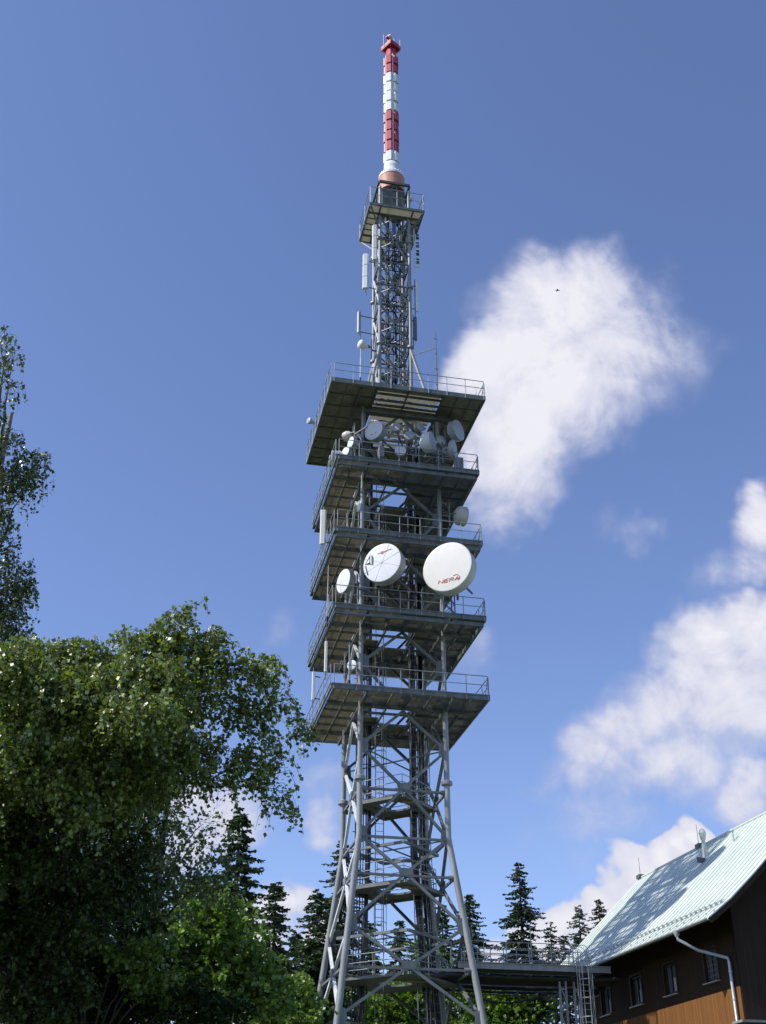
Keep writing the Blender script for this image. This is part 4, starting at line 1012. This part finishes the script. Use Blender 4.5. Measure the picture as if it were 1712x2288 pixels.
broadleaf('birch_tree', 'broad drooping birch filling the lower left of the photo', 'tree', (-150, 2000), 16, MAIN, .064, M['birch'], M['birch_bark'], twig=(.18, .60), droop=.55, per=.032, trunk_r=.24, trunk_top=8.0, limb_share=.3)
keep = MAIN; MAIN = []
area(-80, 1770, 300, 1930, 26, 64, 52, 75, (0, 2.0)); area(-80, 1890, 260, 2210, 26, 80, 66, 70, (.5, 2.0)); area(-60, 1720, 240, 1900, 10, 50, 40, 30, (-.9, -.3))
broadleaf('shade_toned_crown', 'lower foliage of the broad drooping birch, coloured dark for shade', 'tree', (-60, 2230), 17, MAIN, .066, M['shade_leaf'], M['bark'], twig=(.2, .55), droop=.4, per=.036, trunk_r=.12, trunk_top=4.5, limbs=False)  # lower birch clumps set apart, shade painted into their leaf colour
# loose pale willow showing cloud through its twigs
broadleaf('willow_tree', 'loose pale-leaved tree with cloud showing through, beside the spruce', 'tree', (330, 2050), 24,
    [(380, 1790, 50, 50, 16, 0), (440, 1780, 40, 34, 10, 0), (330, 1830, 60, 60, 44, 0), (420, 1850, 50, 50, 28, 0), (470, 1830, 26, 40, 8, 0), (360, 1920, 70, 60, 100, 0), (280, 1900, 60, 60, 100, 0), (450, 1900, 40, 40, 34, 0), (300, 2000, 90, 60, 120, 0), (200, 1850, 70, 80, 120, 0)],
    .085, M['willow'], M['bark'], twig=(.35, 1.0), droop=.25, per=.06, trunk_r=.14, trunk_top=9.0)
# light green shrubs at the bottom left
broadleaf('shrub', 'light green bush below the spruce at lower left', 'shrub', (430, 2150), 27,
    [(440, 1950, 50, 40, 120, 0), (380, 2000, 70, 50, 170, 0), (480, 2000, 60, 50, 150, 0), (520, 2060, 50, 50, 120, .5), (430, 2080, 80, 50, 200, 0), (340, 2080, 70, 50, 160, .5), (560, 2110, 46, 40, 110, .5), (500, 2140, 70, 40, 160, 0), (400, 2170, 90, 50, 200, 0), (590, 2160, 40, 40, 90, 0)],
    .115, M['shrub'], M['bark'], twig=(.3, .8), droop=.12, per=.055, trunk_r=.12, trunk_top=7.5, group='bushes at the lower left')
broadleaf('shrub', 'bush coloured dark for shade in the bottom left corner with a few sunlit sprays', 'shrub', (150, 2200), 19,
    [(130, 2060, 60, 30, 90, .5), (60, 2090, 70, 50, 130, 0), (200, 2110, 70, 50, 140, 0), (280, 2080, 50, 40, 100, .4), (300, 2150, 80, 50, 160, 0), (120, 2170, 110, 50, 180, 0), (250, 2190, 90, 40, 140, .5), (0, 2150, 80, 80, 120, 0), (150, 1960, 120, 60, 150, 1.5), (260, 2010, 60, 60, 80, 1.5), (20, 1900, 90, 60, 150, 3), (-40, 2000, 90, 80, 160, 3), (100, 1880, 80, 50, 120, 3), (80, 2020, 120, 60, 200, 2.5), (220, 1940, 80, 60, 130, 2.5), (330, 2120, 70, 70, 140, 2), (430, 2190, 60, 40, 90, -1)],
    .085, M['dark_leaf'], M['bark'], twig=(.3, .75), droop=.15, per=.04, trunk_r=.12, trunk_top=4.0, group='bushes at the lower left')  # shade of the corner is put into this bush's leaf colour
broadleaf('shrub', 'low bright bush left of the tower foot', 'shrub', (630, 2230), 50,
    [(610, 2170, 40, 40, 140, 0), (660, 2190, 40, 36, 140, 0), (570, 2200, 40, 30, 110, 0), (640, 2130, 26, 24, 60, 0)],
    .17, M['shrub'], M['bark'], twig=(.4, .9), droop=.1, per=.07, trunk_r=.12, trunk_top=7.8, group='bushes at the lower left')
broadleaf('shrub', 'leafy sprays coloured as if sunlit in front of the dark corner bush', 'shrub', (190, 2230), 18.5,
    [(150, 2030, 40, 16, 40, -.3), (180, 2040, 26, 16, 26, -.3), (60, 2030, 36, 24, 26, -.3), (250, 2060, 30, 18, 26, -.3), (290, 2080, 40, 26, 44, -.3), (330, 2050, 40, 22, 40, -.2), (300, 2130, 34, 26, 40, -.3), (350, 2110, 30, 24, 36, -.2), (20, 2110, 26, 24, 16, -.3), (110, 1990, 60, 30, 26, -.2), (375, 2170, 26, 20, 20, -.2)],
    .075, M['shrub'], M['bark'], twig=(.2, .5), droop=.15, per=.045, trunk_r=.05, trunk_top=3.2, limb_share=1, group='bushes at the lower left')  # lit part of the corner bush, its brightness put into the leaf colour
# deciduous trees behind the tower and under the bridge
GB = 'broadleaf trees behind the tower'
broadleaf('broadleaf_tree', 'bright green tree under the footbridge', 'tree', (1110, 2290), 88,
    [(1100, 2150, 50, 30, 220, 0), (1050, 2170, 40, 40, 200, 0), (1150, 2170, 40, 34, 200, 0), (1090, 2200, 80, 36, 320, 0), (1020, 2140, 30, 30, 110, 0), (1150, 2130, 30, 20, 90, 0)],
    .24, M['bright'], M['bark'], twig=(.7, 1.8), droop=.15, per=.12, trunk_r=.25, trunk_top=11.5, group=GB)
broadleaf('broadleaf_tree', 'bright green tree seen through the foot of the tower', 'tree', (870, 2300), 92,
    [(850, 2160, 50, 34, 220, 0), (800, 2180, 40, 34, 170, 0), (900, 2150, 40, 30, 170, 0), (870, 2200, 70, 30, 260, 0), (950, 2190, 40, 40, 180, 0), (920, 2060, 26, 30, 60, 0)],
    .24, M['bright'], M['bark'], twig=(.7, 1.8), droop=.15, per=.12, trunk_r=.25, trunk_top=12, group=GB)
broadleaf('broadleaf_tree', 'dim green tree between the tower foot and the bushes', 'tree', (720, 2300), 84,
    [(700, 2150, 40, 50, 180, 0), (740, 2180, 40, 50, 180, 0), (660, 2140, 40, 50, 160, 0), (770, 2120, 26, 40, 90, 0)],
    .22, M['shrub'], M['bark'], twig=(.7, 1.6), droop=.15, per=.12, trunk_r=.22, trunk_top=13, group=GB)

def spruce(px, py, depth, hwpx, label, full=1.0, m='spruce', gapf=0.0, lean=0.0, yb=None):
    top = at_d(px * PX, py * PX, depth); gz_ = ground_z(top.x, top.y); Ht = top.z - gz_
    root = thing('spruce_tree', label, 'tree', (top.x, top.y, gz_), 0, 'spruces beyond the tower' if depth > 50 else None)
    k = depth / FPX * PX; RW = hwpx * k
    MB().tube([(0, 0, -.3), (0, 0, Ht * .5), (0, 0, Ht - .1)], [.012 * Ht + .08, .008 * Ht + .05, .015], 8).build('trunk', M['bark'], root, local=True)
    Q = []; z = Ht - .15; th = rng.uniform(0, 6)
    HT = RW * 3.1            # height over which the crown reaches full width
    bb = MB()
    while z > max(.8, Ht - HT * 2.2):
        t = min(1.0, (Ht - z) / HT); nb = int(rng.integers(4, 7))
        for j in range(nb):
            th += 2.4 + rng.normal(scale=.3)
            if rng.random() < gapf: continue
            L_ = RW * 1.15 * (t ** .75) * rng.choice([.4, .65, .9, 1.0, 1.35]) * rng.uniform(.85, 1.12) + .12
            d = np.array([math.cos(th), math.sin(th), 0]); nseg = 6
            dr = (0.28 + .35 * t) * rng.uniform(.7, 1.2); zz = z + rng.uniform(-.15, .15)
            s = np.linspace(0, 1, nseg + 1); curve = d[None] * (s * L_)[:, None]; curve[:, 2] = zz + L_ * (-dr * s + .42 * dr * s ** 3 + .12 * s * (1 - t))
            bb.tube([tuple(c) for c in curve], [.035 * L_ / 2 + .008] * 3 + [.014] * 2 + [.006] * 2, 4, caps=False)
            cnt = int((12 + 24 * L_) * full)
            ss = rng.uniform(.12, 1.0, cnt); idx = np.minimum((ss * nseg).astype(int), nseg - 1); fr = (ss * nseg - idx)[:, None]
            P = curve[idx] * (1 - fr) + curve[idx + 1] * fr
            sd = np.cross(d, [0, 0, 1]); sg = rng.choice([-1, 1], cnt)[:, None]
            tl = (np.maximum(.18, L_ * .30 * (1.15 - ss)) * rng.uniform(.6, 1.2, cnt))[:, None]
            v = sd[None] * sg * rng.uniform(.4, 1, (cnt, 1)) + d[None] * rng.uniform(.3, .9, (cnt, 1)); v[:, 2] -= rng.uniform(-.25, .9, cnt)
            v /= np.linalg.norm(v, axis=1)[:, None]
            w_ = np.cross(v, rng.normal(size=(cnt, 3))); w_ /= np.linalg.norm(w_, axis=1)[:, None]; w_ *= np.maximum(.05, tl * .16)
            V = np.empty((cnt, 4, 3)); V[:, 0] = P - w_ * .5; V[:, 1] = P + v * tl * .55 - w_; V[:, 2] = P + v * tl; V[:, 3] = P + v * tl * .5 + w_
            Q.append(V)
        z -= rng.uniform(.13, .26) * (1 + .5 * t) * max(.7, RW / 2.4)
    V = np.concatenate(Q); bb.build('branch', M['bark'], root, local=True)
    raw_quads('crown', V.reshape(-1, 3), len(V), M[m], root)
spruce(520, 1748, 46, 60, 'tall spruce with upswept drooping boughs beside the bushes at left', 1.5, gapf=.12)
spruce(597, 1903, 66, 42, 'pointed dark spruce right of the tallest left spruce', 1.5)
spruce(686, 1922, 72, 52, 'bushy dark spruce left of the tower legs', 1.5)
spruce(738, 1812, 86, 48, 'tall ragged spruce mostly hidden behind the left tower legs', 1.1, gapf=.25)
spruce(640, 2010, 80, 40, 'short spruce filling the gap below two pointed spruces', 1.4)
spruce(863, 1985, 95, 32, 'dark spruce seen through the tower, left of the ladder', 1.2)
spruce(912, 1978, 100, 30, 'spruce seen through the tower, second from the left', 1.2)
spruce(955, 1950, 98, 32, 'spruce behind the cable trunks of the tower', 1.2)
spruce(1014, 1932, 92, 38, 'spruce just right of the right tower leg', 1.2)
spruce(1120, 1862, 90, 46, 'large free-standing spruce above the footbridge', 1.3, 'spruce_blue', gapf=.22)
spruce(1188, 1992, 96, 34, 'thin sparse spruce between the large spruce and the roof', .8, 'spruce_blue', gapf=.3)
spruce(1218, 2020, 98, 24, 'low spruce top beside the roof edge', .9, 'spruce_blue', gapf=.2)
spruce(1249, 1955, 102, 30, 'sparse spruce top next to the roof edge', .9, 'spruce_blue', gapf=.3)
spruce(1292, 1942, 108, 22, 'spruce tip rising just over the roof edge', 1.0, 'spruce_blue')
spruce(800, 1995, 97, 36, 'spruce behind the left cable rack of the tower', 1.2)

# ------------------------------------------------------------------ LIGHT AND SKY
SUN_AZ_FROM_NEGX, SUN_EL = R(5.5), R(48)
sdir = Vector((-math.cos(SUN_AZ_FROM_NEGX) * math.cos(SUN_EL), -math.sin(SUN_AZ_FROM_NEGX) * math.cos(SUN_EL), math.sin(SUN_EL)))
sl = bpy.data.lights.new('sun', 'SUN'); sl.energy = 5.0; sl.angle = R(0.53); sl.color = (1.0, 0.96, 0.90)
so = bpy.data.objects.new('sun', sl); col.objects.link(so); so.rotation_euler = sdir.to_track_quat('Z', 'Y').to_euler(); so.location = (-40, -40, 60)

w = bpy.data.worlds.new('World'); scene.world = w; w.use_nodes = True
nt = w.node_tree; nt.nodes.clear()
out = N(nt, 'ShaderNodeOutputWorld'); bgn = N(nt, 'ShaderNodeBackground'); bgn.inputs[1].default_value = 0.15
nt.links.new(bgn.outputs[0], out.inputs[0])
sky = N(nt, 'ShaderNodeTexSky', sky_type='NISHITA'); sky.sun_disc = False
sky.sun_elevation = SUN_EL; sky.sun_rotation = math.atan2(sdir.x, sdir.y); sky.altitude = 800; sky.air_density = 1.0; sky.dust_density = 0.6; sky.ozone_density = 1.6
tc = N(nt, 'ShaderNodeTexCoord')
def math2(op, a, b=None, c=None, clamp=False):
    n_ = N(nt, 'ShaderNodeMath', operation=op); n_.use_clamp = clamp
    for i, x in enumerate((a, b, c)):
        if x is None: continue
        if isinstance(x, (int, float)): n_.inputs[i].default_value = x
        else: nt.links.new(x, n_.inputs[i])
    return n_.outputs[0]
def noise(scale, detail, rough, dist=0.0, off=(0, 0, 0)):
    mp = N(nt, 'ShaderNodeMapping'); mp.inputs['Location'].default_value = off; nt.links.new(tc.outputs['Generated'], mp.inputs[0])
    n_ = N(nt, 'ShaderNodeTexNoise'); n_.inputs['Scale'].default_value = scale; n_.inputs['Detail'].default_value = detail; n_.inputs['Roughness'].default_value = rough; n_.inputs['Distortion'].default_value = dist
    nt.links.new(mp.outputs[0], n_.inputs['Vector']); return n_
warp = noise(9, 4, .62)
wv = N(nt, 'ShaderNodeVectorMath', operation='MULTIPLY_ADD'); nt.links.new(warp.outputs[1], wv.inputs[0]); wv.inputs[1].default_value = (.10, .10, .10); wv.inputs[2].default_value = (-.05, -.05, -.05)
dv = N(nt, 'ShaderNodeVectorMath', operation='ADD'); nt.links.new(tc.outputs['Generated'], dv.inputs[0]); nt.links.new(wv.outputs[0], dv.inputs[1])
# cumulus fields: direction, angular size, weight
BL = [(1290, 625, 100, 1.0), (1200, 690, 120, 1.1), (1340, 720, 140, .75), (1130, 780, 120, 1.1), (1040, 800, 90, .95), (1240, 840, 140, .95), (1120, 930, 130, 1.0), (1060, 1010, 100, .75), (1150, 1040, 90, .6), (1120, 1110, 60, .5), (1430, 790, 110, .42), (1430, 620, 45, .35), (1000, 760, 60, .6), (1560, 760, 70, .28),
      (1650, 1110, 70, .9), (1640, 1190, 70, .7), (1560, 1230, 70, .5), (1500, 1280, 50, .3), (1360, 1130, 60, .34), (1375, 1200, 40, .32),
      (1650, 1370, 80, 1.0), (1560, 1410, 85, .95), (1490, 1450, 70, .8), (1620, 1480, 100, .85), (1530, 1520, 90, .72), (1440, 1530, 90, .75), (1350, 1560, 85, .72), (1280, 1620, 85, .70), (1230, 1690, 80, .66), (1180, 1720, 60, .52), (1330, 1680, 90, .56), (1410, 1650, 90, .62), (1490, 1640, 90, .60), (1620, 1710, 75, .88), (1560, 1720, 60, .5), (1270, 1790, 90, .50), (1350, 1790, 80, .45), (1570, 1610, 80, .45), (1170, 1800, 60, .35),
      (1035, 1400, 65, .42), (1000, 1440, 60, .34), (600, 1390, 60, .34), (1390, 1110, 50, .38), (1360, 1180, 45, .36), (715, 1690, 55, .5), (700, 1770, 50, .5), (630, 1970, 50, .95), (610, 2030, 60, .8), (400, 1740, 80, .85), (480, 1780, 80, .8), (430, 1830, 80, .8), (470, 1590, 40, .45), (900, 1800, 60, .25)]
BL2 = [(1495, 1825, 54, 1), (1450, 1845, 50, 1), (1400, 1885, 48, 1), (1345, 1910, 50, 1), (1290, 1950, 52, 1), (1225, 1990, 56, 1), (1150, 2025, 64, .95), (1070, 2045, 70, .8), (1500, 1890, 70, 1), (1420, 1950, 80, 1), (1320, 2010, 90, 1), (1200, 2080, 90, 1), (1080, 2120, 80, .8), (640, 1965, 40, .8), (610, 2020, 60, .8), (690, 2040, 60, .8), (560, 2060, 60, .7)]
def field(lst, sc):
  fld = None
  for (px, py, r_, wt) in lst:
      d = ray(px * PX, py * PX).normalized()
      ds = N(nt, 'ShaderNodeVectorMath', operation='DISTANCE'); nt.links.new(dv.outputs[0], ds.inputs[0]); ds.inputs[1].default_value = d
      mr = N(nt, 'ShaderNodeMapRange', interpolation_type='SMOOTHSTEP'); mr.inputs[1].default_value = 0; mr.inputs[2].default_value = r_ * PX / FPX * sc; mr.inputs[3].default_value = wt; mr.inputs[4].default_value = 0
      nt.links.new(ds.outputs['Value'], mr.inputs[0])
      fld = mr.outputs[0] if fld is None else math2('SMOOTH_MAX', fld, mr.outputs[0], .16)
  return math2('MAXIMUM', math2('MULTIPLY', math2('SUBTRACT', fld, .11), 1.12), 0.0)
fld = field(BL, 1.95); fld2 = field(BL2, 1.9)
nA = noise(7, 7, .66, .5, (3, 1, 2)); nB = noise(20, 7, .64, .8, (1, 5, 2))
nn = math2('ADD', math2('MULTIPLY', math2('SUBTRACT', nA.outputs[0], .5), 2.5), math2('MULTIPLY', math2('SUBTRACT', nB.outputs[0], .5), 1.25))
tot = math2('ADD', math2('MULTIPLY', fld, 1.13), math2('MULTIPLY', nn, math2('MULTIPLY_ADD', fld, .80, .035)))
mr = N(nt, 'ShaderNodeMapRange', interpolation_type='SMOOTHSTEP'); mr.inputs[1].default_value = .10; mr.inputs[2].default_value = .78; nt.links.new(tot, mr.inputs[0])
dens1 = math2('MULTIPLY', mr.outputs[0], .97)
vo = N(nt, 'ShaderNodeTexVoronoi', feature='SMOOTH_F1'); vo.inputs['Scale'].default_value = 26; vo.inputs['Smoothness'].default_value = .6; vo.inputs['Detail'].default_value = 2; vo.inputs['Roughness'].default_value = .55
nt.links.new(dv.outputs[0], vo.inputs['Vector'])
tot2 = math2('ADD', math2('SUBTRACT', fld2, math2('MULTIPLY', vo.outputs['Distance'], .48)), math2('MULTIPLY', math2('SUBTRACT', nB.outputs[0], .5), .35))
mr2 = N(nt, 'ShaderNodeMapRange', interpolation_type='SMOOTHSTEP'); mr2.inputs[1].default_value = -.06; mr2.inputs[2].default_value = .16; nt.links.new(tot2, mr2.inputs[0])
dens = math2('MAXIMUM', dens1, mr2.outputs[0])
# clouds: warm white in the thick parts, lilac grey in the thin ones
cc = N(nt, 'ShaderNodeMix', data_type='RGBA'); cc.inputs[6].default_value = (2.75, 3.05, 4.6, 1); cc.inputs[7].default_value = (5.9, 5.85, 6.3, 1)
sh = math2('MAXIMUM', math2('ADD', math2('MULTIPLY', tot, .88), math2('MULTIPLY', nn, .22), None, True), math2('MULTIPLY_ADD', tot2, .8, .50, True))
nt.links.new(sh, cc.inputs[0])
mxs = N(nt, 'ShaderNodeMix', data_type='RGBA'); nt.links.new(dens, mxs.inputs[0])
tint = N(nt, 'ShaderNodeMix', data_type='RGBA', blend_type='MULTIPLY'); tint.inputs[0].default_value = 1; tint.inputs[7].default_value = (1.08, 1.07, 1.27, 1)
nt.links.new(sky.outputs[0], tint.inputs[6]); nt.links.new(tint.outputs[2], mxs.inputs[6]); nt.links.new(cc.outputs[2], mxs.inputs[7]); nt.links.new(mxs.outputs[2], bgn.inputs[0])

w.cycles.sampling_method = 'MANUAL'; w.cycles.sample_map_resolution = 512
# ------------------------------------------------------------------ render settings
scene.render.engine = 'CYCLES'
scene.view_settings.view_transform = 'Standard'; scene.view_settings.look = 'None'; scene.view_settings.exposure = 0; scene.view_settings.gamma = 1
scene.render.resolution_x = 766; scene.render.resolution_y = 1024
scene.cycles.use_adaptive_sampling = True; scene.cycles.adaptive_threshold = 0.02
scene.cycles.max_bounces = 5; scene.cycles.diffuse_bounces = 3; scene.cycles.transparent_max_bounces = 8
